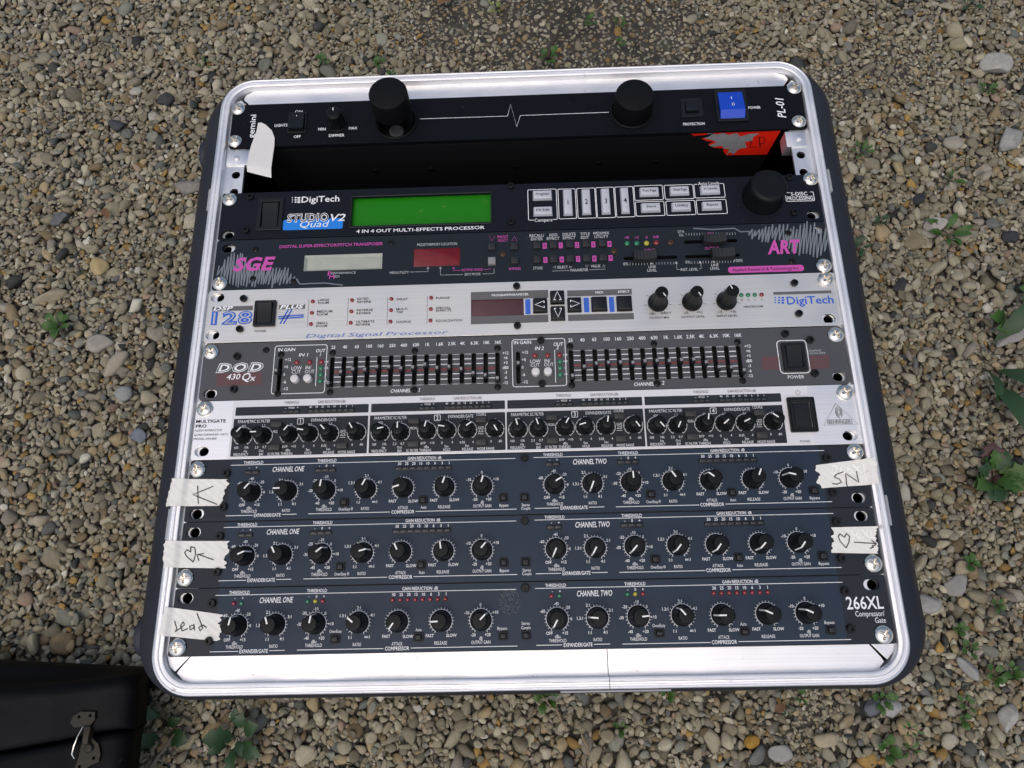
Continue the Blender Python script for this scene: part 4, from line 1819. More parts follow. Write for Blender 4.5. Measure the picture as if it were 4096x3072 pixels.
('tc','1.3:1',335.3,114.3,2.06,'w','b'),
('tc','4:1',355.0,114.4,2.05,'w','b'),
('tc','1:1',340.6,100.3,2.02,'w','b'),
('tc','∞:1',352.3,100.4,2.02,'w','b'),
('tc','FAST',364.9,100.4,2.02,'w','b'),
('tc','SLOW',379.6,100.4,2.02,'w','b'),
('tc','FAST',394.3,100.6,2.02,'w','b'),
('tc','SLOW',408.8,100.5,2.02,'w','b'),
('tc','0',428.3,119.3,2.06,'w','b'),
('tc','-10',418.8,114.6,2.05,'w','b'),
('tc','+10',438.8,114.6,2.05,'w','b'),
('tc','-20',423.3,100.5,2.01,'w','b'),
('tc','+20',432.8,100.5,2.01,'w','b'),
('t','dBu',44.7,97.9,3.4,2.12,'w',''),
('t','THRESHOLD',40.7,95.5,11.5,2.12,'w',''),
('t','RATIO',70.2,95.5,5.6,2.12,'w',''),
('t','dBu',98.2,98.0,3.4,2.12,'w',''),
('t','THRESHOLD',94.2,95.6,11.3,2.11,'w',''),
('t','RATIO',126.3,95.6,5.6,2.11,'w',''),
('t','ATTACK',152.3,95.6,7.3,2.11,'w',''),
('t','RELEASE',180.8,95.6,8.5,2.11,'w',''),
('t','dB',210.7,98.1,2.2,2.11,'w',''),
('t','OUTPUT GAIN',205.4,95.6,12.8,2.1,'w',''),
('t','dBu',261.1,98.3,3.6,2.09,'w',''),
('t','THRESHOLD',257.1,95.7,11.5,2.08,'w',''),
('t','RATIO',286.6,95.9,5.6,2.08,'w',''),
('t','dBu',314.6,98.2,3.5,2.08,'w',''),
('t','THRESHOLD',310.6,95.7,11.3,2.07,'w',''),
('t','RATIO',342.7,95.8,5.6,2.07,'w',''),
('t','ATTACK',368.6,95.9,7.5,2.07,'w',''),
('t','RELEASE',397.1,95.9,8.8,2.07,'w',''),
('t','dB',427.0,98.4,2.4,2.07,'w',''),
('t','OUTPUT GAIN',422.0,95.9,12.5,2.06,'w',''),
('l',[(30.2,92.7),
(49.4,92.7)],0.4,'w'),
('t','EXPANDER/GATE',50.3,92.6,19.1,2.44,'w','b'),
('l',[(70.3,92.8),
(80.7,92.8)],0.4,'w'),
('l',[(89.0,92.8),
(146.8,92.8)],0.4,'w'),
('t','COMPRESSOR',147.9,92.7,16.2,2.43,'w','b'),
('l',[(165.0,92.8),
(236.0,92.8)],0.4,'w'),
('l',[(248.6,93.0),
(265.7,93.0)],0.4,'w'),
('t','EXPANDER/GATE',266.7,92.9,19.0,2.44,'w','b'),
('l',[(286.6,93.0),
(297.3,93.0)],0.4,'w'),
('l',[(305.4,92.8),
(363.3,92.8)],0.4,'w'),
('t','COMPRESSOR',364.0,92.9,16.6,2.43,'w','b'),
('l',[(381.6,93.0),
(455.0,93.0)],0.4,'w'),
('rscrew',6.2,126.4),
('rscrew',476.3,127.6),
('slot',9.1,94.6),
('slot',474.1,95.4),
('hex',28.0,123.0),
('hex',28.2,99.0),
('hex',242.4,129.0),
('hex',455.7,123.7),
('hex',456.2,99.5)],'comp_y0': 88.7,'comp_upper': [('cmpbtn',111.1,97.3,117.4,103.4),
('cmpbtn',167.0,97.4,173.2,103.6),
('cmpbtn',223.8,97.8,229.9,103.9),
('cmpbtn',238.6,97.7,245.0,103.9),
('cmpbtn',327.1,97.9,333.6,103.9),
('cmpbtn',383.7,97.8,389.8,103.9),
('cmpbtn',440.2,97.7,446.8,103.8),
('t','OverEasy ®',110.3,95.6,10.2,2.0,'w',''),
('t','Auto',168.5,95.6,4.0,2.0,'w',''),
('t','Bypass',224.0,95.7,6.3,1.99,'w',''),
('t','Stereo',239.6,95.6,5.7,1.96,'w',''),
('t','Couple',239.3,93.2,6.3,1.95,'w',''),
('t','OverEasy ®',326.8,95.8,10.1,1.95,'w',''),
('t','Auto',385.0,95.8,4.1,1.95,'w',''),
('t','Bypass',440.1,95.9,6.9,1.94,'w','')],'comp_lower': [('cmpbtn',109.5,6.3,116.2,12.3),
('cmpbtn',165.5,6.5,172.0,12.2),
('cmpbtn',222.2,6.3,228.5,12.1),
('cmpbtn',237.5,6.4,243.8,12.3),
('cmpbtn',325.5,6.4,332.1,11.6),
('cmpbtn',381.5,6.4,388.1,11.8),
('cmpbtn',438.1,6.2,444.4,12.0),
('t','OverEasy',108.7,14.1,8.2,1.95,'w',''),
('t','Auto',166.7,14.1,4.1,1.95,'w',''),
('t','Bypass',221.5,14.0,6.5,1.94,'w',''),
('t','Stereo',237.7,16.9,5.6,1.95,'w',''),
('t','Couple',237.4,14.1,6.3,1.94,'w',''),
('t','OverEasy',324.6,13.9,8.4,2.05,'w',''),
('t','Auto',382.6,13.8,4.0,2.05,'w',''),
('t','Bypass',437.8,13.8,6.5,2.04,'w',''),
('rscrew',6.7,5.9),
('rscrew',475.1,5.6),
('slot',8.2,37.3),
('slot',472.6,37.2),
('hex',27.1,33.7),
('hex',27.9,9.5),
('hex',240.7,39.6),
('hex',454.2,33.5),
('hex',454.1,9.6),
('t','266XL',454.0,25.7,24.2,8.04,'w','b'),
('t','Compressor/',458.8,18.8,19.1,3.38,'w',''),
('t','Gate',471.0,14.6,7.0,3.36,'w','')],'comp_mid': [('rscrew',6.3,50.8),
('rscrew',476.0,50.9),
('slot',8.3,81.7),
('slot',473.8,82.8),
('hex',27.9,78.5),
('hex',28.6,54.4),
('hex',241.4,84.5),
('hex',455.5,79.2),
('hex',455.2,54.9)],'ink': {'K': [[(7.9,114.6),
(10.0,101.6)],[(19.4,113.8),
(5.2,108.2),
(23.7,100.7)]],'H': [[(11.4,61.2),
(6.1,65.0),
(4.2,67.9),
(5.5,69.9),
(8.7,68.0),
(8.0,71.8),
(10.9,71.1),
(11.9,67.4),
(11.4,61.2)],[(25.2,62.5),
(14.0,66.4)],[(15.1,62.0),
(13.1,66.3),
(18.0,66.9)]],'L': [[(2.9,22.7),
(5.0,18.0),
(4.4,15.9),
(7.6,18.2),
(10.1,20.2),
(8.6,22.0),
(7.4,19.7),
(8.7,16.2),
(12.6,17.6)],[(16.3,20.1),
(13.7,19.0),
(14.2,16.7),
(16.3,17.8),
(16.5,20.3),
(17.2,16.4)],[(22.7,19.8),
(19.9,18.2),
(21.1,16.0),
(22.7,17.7),
(17.6,27.5)],[(22.5,19.8),
(25.4,17.9)]],'S': [[(465.5,113.4),
(460.7,111.9),
(458.8,109.9),
(462.2,108.6),
(463.1,106.1),
(459.9,104.9),
(456.6,105.4)],[(466.6,103.2),
(467.1,112.2),
(475.2,105.8),
(474.7,113.8)]],'A': [[(459.2,61.4),
(456.1,66.0),
(455.0,69.2),
(456.8,70.9),
(459.3,68.5),
(461.0,71.0),
(462.8,69.1),
(461.8,65.2),
(459.2,61.4)],[(465.3,65.1),
(479.7,63.9)],[(476.9,66.2),
(480.1,63.8),
(475.4,60.5)],[(477.2,63.0),
(477.7,61.0)]]}}

SLOTS = []     # rack slot positions, for the rail behind
class Unit:
    def __init__(s, name, label, cat, y0, y1, pmat, group=None, x0=0.5, x1=482.2, zp=0.0, thick=2.6, rc=1.6):
        s.y0, s.y1 = y0, y1; s.x0, s.x1 = x0, x1
        s.root = tag(empty(name, W(x0, y0, 0)), label, cat, group); s.p = Print(); s.holes = []; s.pm = pmat; s.thick = thick; s.rc = rc
    def at(s, x, y, z=0): return ((x - s.x0) / 1000, (y - s.y0) / 1000, z / 1000)
    def put(s, name, me, x, y, z=0, a=None, parent=None):
        if parent is None: return link(name, me, s.root, s.at(x, y, z), (0, 0, rad(a)) if a is not None else None)
        return link(name, me, parent, (x / 1000, y / 1000, z / 1000), (0, 0, rad(a)) if a is not None else None)
    def abs(s, name, me, parent=None):       # mesh given in rack coordinates
        o = link(name, me, parent or s.root); o.location = (-s.x0 / 1000, -s.y0 / 1000, 0) if parent is None else (0, 0, 0)
        return o
    def knob(s, kme, pme, x, y, a):
        o = s.put('knob', kme, x, y, 0, a); s.put('pointer', pme, 0, 0, 0, None, o); return o
    def run(s, items, dx=0, dy=0, ex=None):
        for it in items:
            k = it[0]; p = s.p
            if k == 't': p.text(it[1], it[2] + dx, it[3] + dy, it[4], it[5], it[6], it[7])
            elif k == 'tc': p.textc(ex.get('@', it[1]) if it[1] == '@' else it[1], it[2] + dx, it[3] + dy, it[4], it[5], it[6])
            elif k == 'tv': p.textv(it[1], it[2] + dx, it[3] + dy, it[4], it[5], it[6], it[7])
            elif k == 'l' and it[3] == 'p':
                for i_, (qa, qb) in enumerate(zip(it[1], it[1][1:])): p.line([qa, qb], it[2], 'p', .13 + .02 * (i_ % 4))
            elif k == 'l': p.line([(x + dx, y + dy) for x, y in it[1]], it[2], it[3], .16)
            elif k == 'p': p.poly([(x + dx, y + dy) for x, y in it[1]], it[2], .15)
            elif k == 'r': p.poly(rrect(it[1] + dx, it[2] + dy, it[3] + dx, it[4] + dy, it[6], 5), it[5], .20 if it[5] == 'k' else .10)
            elif k == 'o': p.outline(it[1] + dx, it[2] + dy, it[3] + dx, it[4] + dy, it[5], it[6], it[7])
            elif k == 'rscrew': s.put('rack_screw', ME_RS, it[1] + dx, it[2] + dy, .1, random.uniform(0, 90)); s.holes.append(slot_outline(it[1] + dx + (.9 if it[1] < 200 else -.9), it[2] + dy)); SLOTS.append((it[1] + dx, it[2] + dy))
            elif k == 'slot': s.holes.append(slot_outline(it[1] + dx, it[2] + dy)); SLOTS.append((it[1] + dx, it[2] + dy))
            elif k == 'hex': s.put('hex_socket_screw', ME_HEX, it[1] + dx, it[2] + dy, 0, random.uniform(0, 60))
            elif k == 'phil': s.put('crosshead_screw', ME_PR if len(it) > 3 else ME_PH, it[1] + dx, it[2] + dy, 0, random.uniform(0, 90))
            elif k == 'dscrew': s.put('flush_screw', ME_DS, it[1] + dx, it[2] + dy, 0, random.uniform(0, 90))
            elif k == 'led': s.put(it[3] + '_led', led_mesh(it[3], it[4]), it[1] + dx, it[2] + dy)
            elif k == 'ledwin': s.ledwin(it[1] + dx, it[2] + dy, it[3] + dx, it[4] + dy, it[5], ex)
            elif k in ('cknob', 'gknob'):
                x, y = it[1] + dx, it[2] + dy; a = ex['ang'][it[3]]
                if k == 'cknob': s.knob(ME_CK, ME_CP, x, y, a); p.ring(x, y, 7.5, 240, -60, 21, 7.5, 8.7, 'w')
                else: s.knob(ME_GK, ME_GP, x, y, a); p.ring(x, y, 6.9, 238, -58, 11, 6.0, 6.9, 'w')
            elif k == 'dknob':
                s.knob(ME_DK, ME_DKP, it[1], it[2], it[3])
                for i in range(7):
                    aa = rad(240 - 50 * i); p.line([(it[1] + 8.3 * math.cos(aa), it[2] + 8.3 * math.sin(aa)), (it[1] + 10.6 * math.cos(aa), it[2] + 10.6 * math.sin(aa))], .3, 'd')
            elif k == 'dimmer': s.knob(ME_DIM, ME_DIMP, it[1], it[2], it[3])
            elif k == 'encoder': s.put('rotary_encoder', ME_ENC, it[1], it[2])
            elif k == 'wbtn': s.put('round_button', ME_WB, it[1], it[2])
            elif k == 'rocker': s.rocker(*it[1:])
            elif k == 'vslot': s.vslot(*it[1:])
            elif k == 'hslot': s.hslot(*it[1:])
            elif k == 'lcd': s.lcd(*it[1:])
            elif k == 'window': s.window(*it[1:])
            elif k == 'cbtn': s.cbtn(*it[1:])
            elif k == 'abtn': s.abtn(*it[1:])
            elif k == 'kbtn': s.put('key_button', self_key(it[3]), it[1], it[2])
            elif k == 'gbtn': s.put('push_button', block('push_button', it[1] + dx, it[2] + dy, it[3] + dx, it[4] + dy, -.1, 3.2, .5, .5, M_GBTN2, .15), 0, 0).location = (-s.x0 / 1000, -s.y0 / 1000, 0)
            elif k == 'cmpbtn': s.cmpbtn(it[1] + dx, it[2] + dy, it[3] + dx, it[4] + dy)
            elif k == 'lamp': s.lamp(*it[1:])
            elif k == 'pwr': p.ring(it[1], it[2], 1.6, 120, 420, 2, 1.6, 1.6, 'e', True, .3); p.line([(it[1], it[2] + .2), (it[1], it[2] + 2.2)], .3, 'e')
            elif k == 'ear':
                for r in (4.6, 3.6, 2.6, 1.6): p.line([(it[1] + .52 * r * math.cos(rad(a)), it[2] + r * math.sin(rad(a)) * .95) for a in range(-60, 265, 12)], .28, 'e')
                p.line([(it[1] + .6, it[2] - 1), (it[1] - .6, it[2] - 3), (it[1] + .3, it[2] - 4.4)], .3, 'e')
    def ledwin(s, x0, y0, x1, y1, n, ex):
        if ex and ex.get('round'):
            cols = {2: ('red', 'green'), 3: ('green', 'yellow', 'red')}.get(n, ('red',) * 8)
            for i in range(n): s.put(cols[i] + '_led', led_mesh(cols[i], 1.45), x0 + (x1 - x0) * (i + .5) / n, (y0 + y1) / 2)
            return
        fr = s.abs('led_window', block('led_window', x0, y0, x1, y1, -.1, .9, .5, .3, M_PLAS))
        for i in range(n):
            xc = x0 + (x1 - x0) * (i + .5) / n; w = (x1 - x0) / n * .36
            s.abs('led_segment', block('led_segment', xc - w, (y0 + y1) / 2 - (y1 - y0) * .24, xc + w, (y0 + y1) / 2 + (y1 - y0) * .24, .8, 1.15, .2, .1, LEDM['off']), fr)
    def frame(s, name, x0, y0, x1, y1, w, h, r, material, z0=-.2):
        return s.abs(name, plate(name, rrect(x0, y0, x1, y1, r), [rrect(x0 + w, y0 + w, x1 - w, y1 - w, max(r - w * .5, .2))], z0, h, material, min(.35, w * .3)))
    def rocker(s, x0, y0, x1, y1, style):
        P_ = {'small': (1.6, 1.2, M_PLAS, 1, 4.5), 'tiny': (3.6, .8, M_PLAS, 1, 3.0), 'blue': (2.6, 1.8, M_BLUE, 1, 4.8), 'tall': (3.2, 1.2, M_PLAS, -1, 1.8), 'dsp': (2.4, 2.2, M_PLAS, -1, 3.4), 'dod': (2.6, 2.0, M_PLAS, -1, 3.0), 'gate': (3.4, 2.2, M_PLAS, 0, 2.2)}[style]
        w, h, mt, sg, hi = P_
        o = s.frame('rocker_switch', x0, y0, x1, y1, w, h, 1.0, M_PLAS)
        if style == 'gate': s.frame('bevel_trim', x0 + .6, y0 + .6, x1 - .6, y1 - .6, 1.2, h + .5, .6, M_KNOB, 1)
        a0, b0, a1, b1 = x0 + w + .25, y0 + w + .25, x1 - w - .25, y1 - w - .25
        if style == 'tall': a0 += .4; a1 -= .4; b1 -= 1.5
        s.holes.append(rrect(x0 + w * .6, y0 + w * .6, x1 - w * .6, y1 - w * .6, .4))
        # rocker paddle: profile along y, one end raised
        n = 13; V = []; F = []
        for i in range(n):
            t = i / (n - 1); y = b0 + (b1 - b0) * t
            u = (t - .5) * 2
            z = (hi - .9) + (u * .9 * -sg if sg else -.2 * u * u) + .35 * u * u
            if style == 'blue': z = (.6 + 3.9 * t / .26) if t < .26 else 4.5 - 2.6 * (t - .26) / .74
            if style == 'gate': z = .7 + .25 * (1 - u * u)
            for x in (a0, a0 + .4, a1 - .4, a1): V.append((x, y, z - (.45 if x in (a0, a1) else 0)))
        for i in range(n - 1):
            for j in range(3): F.append((i * 4 + j, i * 4 + j + 1, i * 4 + j + 5, i * 4 + j + 4))
        base = len(V)
        V += [(a0, b0, -2), (a1, b0, -2), (a1, b1, -2), (a0, b1, -2)]
        F += [(base, base + 1, 3, 2, 1, 0), (base + 2, base + 3, (n - 1) * 4, (n - 1) * 4 + 1, (n - 1) * 4 + 2, (n - 1) * 4 + 3)]
        F += [tuple([base + 3, base] + [i * 4 for i in range(n)]), tuple([base + 1, base + 2] + [i * 4 + 3 for i in range(n - 1, -1, -1)])]
        r = s.abs('paddle', mesh_from('paddle', V, F, mt, True, 30), o)
        pp = Print(); xm = (a0 + a1) / 2; ym = (b0 + b1) / 2
        if style == 'blue':
            pp.line([(xm, ym + 4.6), (xm, ym + 7)], .6, 'w', 3.6); pp.line([(xm + .6 + .9 * math.cos(i * .5), ym - 1.2 + 1.3 * math.sin(i * .5)) for i in range(14)], .35, 'w', 4.4)
            for c, (V, F) in pp.b.items(): s.abs('switch_marking', mesh_from('switch_marking', V, F, PRINT[c]), o)
        elif style == 'small':
            pp.poly(circ(xm, ym + 4.5, .45, 10), 'w', 3.75)
            for c, (V, F) in pp.b.items(): s.abs('switch_marking', mesh_from('switch_marking', V, F, PRINT[c]), o)
    def vslot(s, x, yb, yt, yc, w):
        s.holes.append(rrect(x - w / 2, yb, x + w / 2, yt, w * .45, 4))
        sl = s.put('slider', ME_SLST, x, yc); s.put('cap', ME_SLCAP, 0, 0, 0, None, sl); s.put('tip', ME_SLTIP, 0, 0, 0, None, sl)
    def hslot(s, x0, y0, x1, y1, off):
        s.holes.append(rrect(x0, y0, x1, y1, (y1 - y0) / 2 * .95, 4))
        s.put('slider', ME_HCAP, x0 + off, (y0 + y1) / 2)
    def lcd(s, x0, y0, x1, y1):
        s.frame('display_bezel', x0, y0, x1, y1, 1.6, .9, .8, M_PLAS)
        s.holes.append(rrect(x0 + 1.3, y0 + 1.3, x1 - 1.3, y1 - 1.3, .3))
        s.abs('green_display', boxm('green_display', x0, y0, -6.0, x1, y1, -3.6, M_GREEN))
    def window(s, x0, y0, x1, y1, style):
        s.holes.append(rrect(x0, y0, x1, y1, .2))
        M_ = {'silver': M_SILV, 'red': M_REDW, 'violet': M_VIO}[style]
        d = {'silver': 2.4, 'red': .5, 'violet': .9}[style]
        s.abs(style + '_display', block(style + '_display', x0 - .3, y0 - .3, x1 + .3, y1 + .3, -6, -d, .2, .2, M_))
        if style == 'silver':
            V = []; 
            for q, z in ((0, -.1), (1.9, -2.3)): V += [(x0 + q, y0 + q, z), (x1 - q, y0 + q, z), (x1 - q, y1 - q, z), (x0 + q, y1 - q, z)]
            s.abs('display_bezel', mesh_from('display_bezel', V, [(i, (i + 1) % 4, 4 + (i + 1) % 4, 4 + i) for i in range(4)], M_SILV))
        if style == 'red':
            pp = Print()
            for k, c in enumerate(range(2)): pp.text(('--', '88')[c], x0 + 4.5 + 14.5 * c, (y0 + y1) / 2 - 1.2 * (1 - c), 9.5, 6.4, 'h', 'i', -.62)
            for c, (V, F) in pp.b.items(): s.abs('segments', mesh_from('segments', V, F, M_REDSEG))
    def cbtn(s, x0, y0, x1, y1, t, k):
        o = s.abs('clear_button', block('clear_button', x0 + .3, y0 + .2, x1 - .3, y1 - .2, -.1, 2.8, .3, .8, M_CLEAR, .5))
        pp = Print()
        if k: pp.textc(t, (x0 + x1) / 2, (y0 + y1) / 2 - .8, 4.4, 'k', 'b', 2.6)
        else: pp.text(t, (x0 + x1) / 2 - min(len(t) * .75, 5.4), (y0 + y1) / 2 + .3, min(len(t) * 1.5, 10.8), 2.3, 'k', 'b', 2.6)
        for c, (V, F) in pp.b.items(): s.abs('caption', mesh_from('caption', V, F, PRINT[c]), o)
    def abtn(s, x0, y0, x1, y1, t):
        o = s.abs('arrow_button' if t else 'square_button', block('arrow_button', x0 + .3, y0 + .3, x1 - .3, y1 - .3, -.1, 3.4, .4, 1.0, M_PLAS, .5))
        if t:
            xm, ym = (x0 + x1) / 2, (y0 + y1) / 2; r = 4.6
            base = [(-.62, -.65), (0, .85), (.62, -.65), (.28, -.65)]
            L2 = [(-.28, -.65), (-.62, -.65), (0, .85), (.62, -.65), (.28, -.65)]
            an = {'^': 0, 'v': 180, '<': 90, '>': -90}[t]; c, sn = math.cos(rad(an)), math.sin(rad(an))
            pp = Print(); pp.line([(xm + r * (a * c - b * sn), ym + r * (a * sn + b * c)) for a, b in L2], .75, 'w', 3.55)
            for c_, (V, F) in pp.b.items(): s.abs('arrow_mark', mesh_from('arrow_mark', V, F, PRINT[c_]), o)
    def cmpbtn(s, x0, y0, x1, y1):
        o = s.frame('button_bezel', x0, y0, x1, y1, 1.0, 1.3, 1.0, M_PLAS)
        s.abs('push_button', block('push_button', x0 + 1.15, y0 + 1.15, x1 - 1.15, y1 - 1.15, -.2, 2.6, .6, .5, M_RUB, .2), o)
    def lamp(s, x, y, h):
        s.holes.append(circ(x, y, 15.8, 32))
        r = s.put('pull_out_lamp', lathe([(18.3, -.1), (18.3, 1.2), (17.4, 2.0), (16.6, 1.8), (16.4, -12)], 48, False, None, M_LAMP, 'pull_out_lamp', 40), x, y)
        # tube with a light window cut in the near side
        n = 48; V = []; F = []; zs = [-10, h * .10, h * .42, h - 1.2, h - .3, h]; rs = [15.6, 15.6, 15.6, 15.6, 15.2, 14.3]
        for z, q in zip(zs, rs):
            for i in range(n):
                a = 2 * math.pi * i / n; V.append((q * math.cos(a), q * math.sin(a), z))
        for k in range(len(zs) - 1):
            for i in range(n):
                am = math.degrees(2 * math.pi * (i + .5) / n)
                if h > 25 and k in (0, 1) and 215 < am < 325: continue
                F.append((k * n + i, k * n + (i + 1) % n, (k + 1) * n + (i + 1) % n, (k + 1) * n + i))
        F.append(tuple((len(zs) - 1) * n + i for i in range(n)))
        t = s.put('lamp_tube', mesh_from('lamp_tube', V, F, M_LAMP, True, 40), 0, 0, 0, None, r)
        if h > 25:
            s.put('bulb_holder', lathe([(6.3, -9), (6.3, -4.5), (5.8, -4), (3.9, -3.8), (3.6, -4.6), (1, -4.8)], 28, True, None, mat('grey_lens', (.07, .075, .08), .35), 'bulb_holder'), 0, -6.0, 0, None, r)
            s.put('lamp_floor', lathe([(16, -10), (1, -10)], 32, True, None, M_VOID, 'lamp_floor'), 0, 0, 0, None, r)
    def finish(s, chassis=True, depth=150, z_back=-4.5):
        me = plate('front_panel', rrect(s.x0, s.y0, s.x1, s.y1, s.rc, 4), s.holes, -s.thick, 0, s.pm, .22)
        s.abs('front_panel', me)
        if chassis: s.abs('chassis', boxm('chassis', 21, s.y0 + .6, -depth, 461, s.y1 - .6, -7.0, M_CHASSIS))
        s.p.build(s.root, s.x0, s.y0)
        return s.root
M_GBTN2 = mat('dark_grey_button', (.035, .034, .034), .5, 0, .4, bump=.1)
M_REDSEG = mat('red_segment', (.75, .012, .012), .3)
M_SLG = mat('grey_slider_tip', (.24, .24, .25), .4)
ME_SLST = boxm('slider', -.8, -1.2, -5, .8, 1.2, 5.2, M_PLAS)
ME_SLCAP = block('cap', -1.75, -2.5, 1.75, 2.5, 4.0, 7.6, .3, .6, M_PLAS, .5)
ME_SLTIP = block('tip', -1.1, -1.0, 1.1, 1.2, 7.4, 8.6, .2, .3, M_SLG, .1)
def _hcap():
    n = 13; V = []; F = []
    for i in range(n):
        t = i / (n - 1); x = -8.6 + 17.2 * t; u = abs(2 * t - 1); z = 5.2 + 1.8 * u * u + (.25 if i % 2 else 0)
        for y, zz in ((-4.6, .4), (-3.7, z), (3.7, z), (4.6, .4)): V.append((x, y, zz))
    for i in range(n - 1):
        for j in range(3): F.append((4 * i + j, 4 * i + 4 + j, 4 * i + 5 + j, 4 * i + 1 + j))
    F += [(0, 1, 2, 3), (4 * n - 1, 4 * n - 2, 4 * n - 3, 4 * n - 4)]
    return mesh_from('slider', V, F, M_RUB)
ME_HCAP = _hcap()
_K = {}
def self_key(k):
    if k not in _K: _K[k] = block('key_button', -3.1, -3.1, 3.1, 3.1, -.1, 3.0, .3, .5, M_GBTN if k == 's' else M_RUB, .2)
    return _K[k]

# ------------------------------------------------------------------ the ground: soil sheet and loose gravel
random.seed(11); RNG = np.random.default_rng(7)
def soil_material():
    M = bpy.data.materials.new('soil'); M.use_nodes = True; N = M.node_tree.nodes; Lk = M.node_tree.links; b = N['Principled BSDF']
    tc = N.new('ShaderNodeTexCoord'); n = N.new('ShaderNodeTexNoise'); n.inputs['Scale'].default_value = 45; n.inputs['Detail'].default_value = 8; n.inputs['Roughness'].default_value = .75
    Lk.new(tc.outputs['Object'], n.inputs['Vector'])
    v = N.new('ShaderNodeTexVoronoi'); v.inputs['Scale'].default_value = 95; Lk.new(tc.outputs['Object'], v.inputs['Vector'])
    r = N.new('ShaderNodeValToRGB'); r.color_ramp.elements[0].position = .3; r.color_ramp.elements[0].color = (.016, .014, .011, 1); r.color_ramp.elements[1].position = .75; r.color_ramp.elements[1].color = (.085, .077, .060, 1)
    Lk.new(n.outputs[0], r.inputs[0]); Lk.new(r.outputs[0], b.inputs['Base Color']); b.inputs['Roughness'].default_value = .95
    bp = N.new('ShaderNodeBump'); bp.inputs['Strength'].default_value = .9; bp.inputs['Distance'].default_value = .006; Lk.new(v.outputs['Distance'], bp.inputs['Height']); bp.invert = True
    b2 = N.new('ShaderNodeBump'); b2.inputs['Strength'].default_value = .8; b2.inputs['Distance'].default_value = .003; Lk.new(n.outputs[0], b2.inputs['Height']); Lk.new(bp.outputs[0], b2.inputs['Normal']); Lk.new(b2.outputs[0], b.inputs['Normal'])
    return M
gm = bpy.data.meshes.new('ground'); gm.from_pydata([(-60, -60, -.012), (60, -60, -.012), (60, 60, -.012), (-60, 60, -.012)], [], [(0, 1, 2, 3)]); gm.materials.append(soil_material())
tag(link('ground', gm), kind='structure')

def ico(sub):
    bm = bmesh.new(); bmesh.ops.create_icosphere(bm, subdivisions=sub, radius=1.0)
    V = np.array([v.co[:] for v in bm.verts]); F = [tuple(v.index for v in f.verts) for f in bm.faces]; bm.free()
    return V, F
IV2, IF2 = ico(2); IV3, IF3 = ico(3)
def pebble_shape(rng, V, ratio, cuts, rough, power=1.0):
    """unit pebble: half axes (1, ratio0, ratio1), flattened by a few random planes"""
    P_ = V.copy()
    P_ = np.sign(P_) * np.abs(P_) ** power
    for _ in range(cuts):
        nrm = rng.normal(size=3); nrm /= np.linalg.norm(nrm); d = rng.uniform(.5, .85)
        s = P_ @ nrm; over = s > d
        P_[over] -= np.outer((s[over] - d) * .93, nrm)
    off = rng.uniform(0, 50, 3)
    k = np.array([noise.noise(Vector(v * 1.3 + off)) for v in V]); k2 = np.array([noise.noise(Vector(v * 4 + off)) for v in V])
    P_ = P_ * (1 + .16 * k + rough * k2)[:, None]
    P_ = P_ / np.abs(P_).max(0)
    return P_ * np.array([1, ratio[0], ratio[1]])

def pebble_material():
    M = bpy.data.materials.new('pebble'); M.use_nodes = True; N = M.node_tree.nodes; Lk = M.node_tree.links; b = N['Principled BSDF']
    at = N.new('ShaderNodeAttribute'); at.attribute_type = 'INSTANCER'; at.attribute_name = 'pcol'
    tc = N.new('ShaderNodeTexCoord'); oi = N.new('ShaderNodeObjectInfo')
    n = N.new('ShaderNodeTexNoise'); n.noise_dimensions = '4D'; n.inputs['Scale'].default_value = 2.2; n.inputs['Detail'].default_value = 7; n.inputs['Roughness'].default_value = .7
    Lk.new(tc.outputs['Object'], n.inputs['Vector']); Lk.new(oi.outputs['Random'], n.inputs['W'])
    mr = N.new('ShaderNodeMapRange'); mr.inputs[1].default_value = .3; mr.inputs[2].default_value = .7; mr.inputs[3].default_value = .78; mr.inputs[4].default_value = 1.18; Lk.new(n.outputs[0], mr.inputs[0])
    mx = N.new('ShaderNodeMix'); mx.data_type = 'RGBA'; mx.blend_type = 'MULTIPLY'; mx.inputs[0].default_value = 1; Lk.new(at.outputs['Color'], mx.inputs[6]); Lk.new(mr.outputs[0], mx.inputs[7]); Lk.new(mx.outputs[2], b.inputs['Base Color'])
    b.inputs['Roughness'].default_value = .72; b.inputs['Specular IOR Level'].default_value = .3
    bp = N.new('ShaderNodeBump'); bp.inputs['Strength'].default_value = .2; bp.inputs['Distance'].default_value = .04; Lk.new(n.outputs[0], bp.inputs['Height']); Lk.new(bp.outputs[0], b.inputs['Normal'])
    return M
M_PEB = pebble_material()
pcoll = bpy.data.collections.new('pebble_shapes')
NP = 36
PR = []
for i in range(NP):
    ratio = (RNG.uniform(.55, .9), RNG.uniform(.36, .58)) if i < 28 else (RNG.uniform(.4, .65), RNG.uniform(.22, .38))
    P_ = pebble_shape(RNG, IV2, ratio, RNG.integers(4, 11), RNG.uniform(.0, .03), RNG.uniform(.9, 1.05))
    me = bpy.data.meshes.new('pebble'); me.from_pydata(P_.tolist(), [], IF2); me.materials.append(M_PEB); me.shade_smooth()
    o = bpy.data.objects.new('pebble_%02d' % i, me); pcoll.objects.link(o); PR.append(ratio)

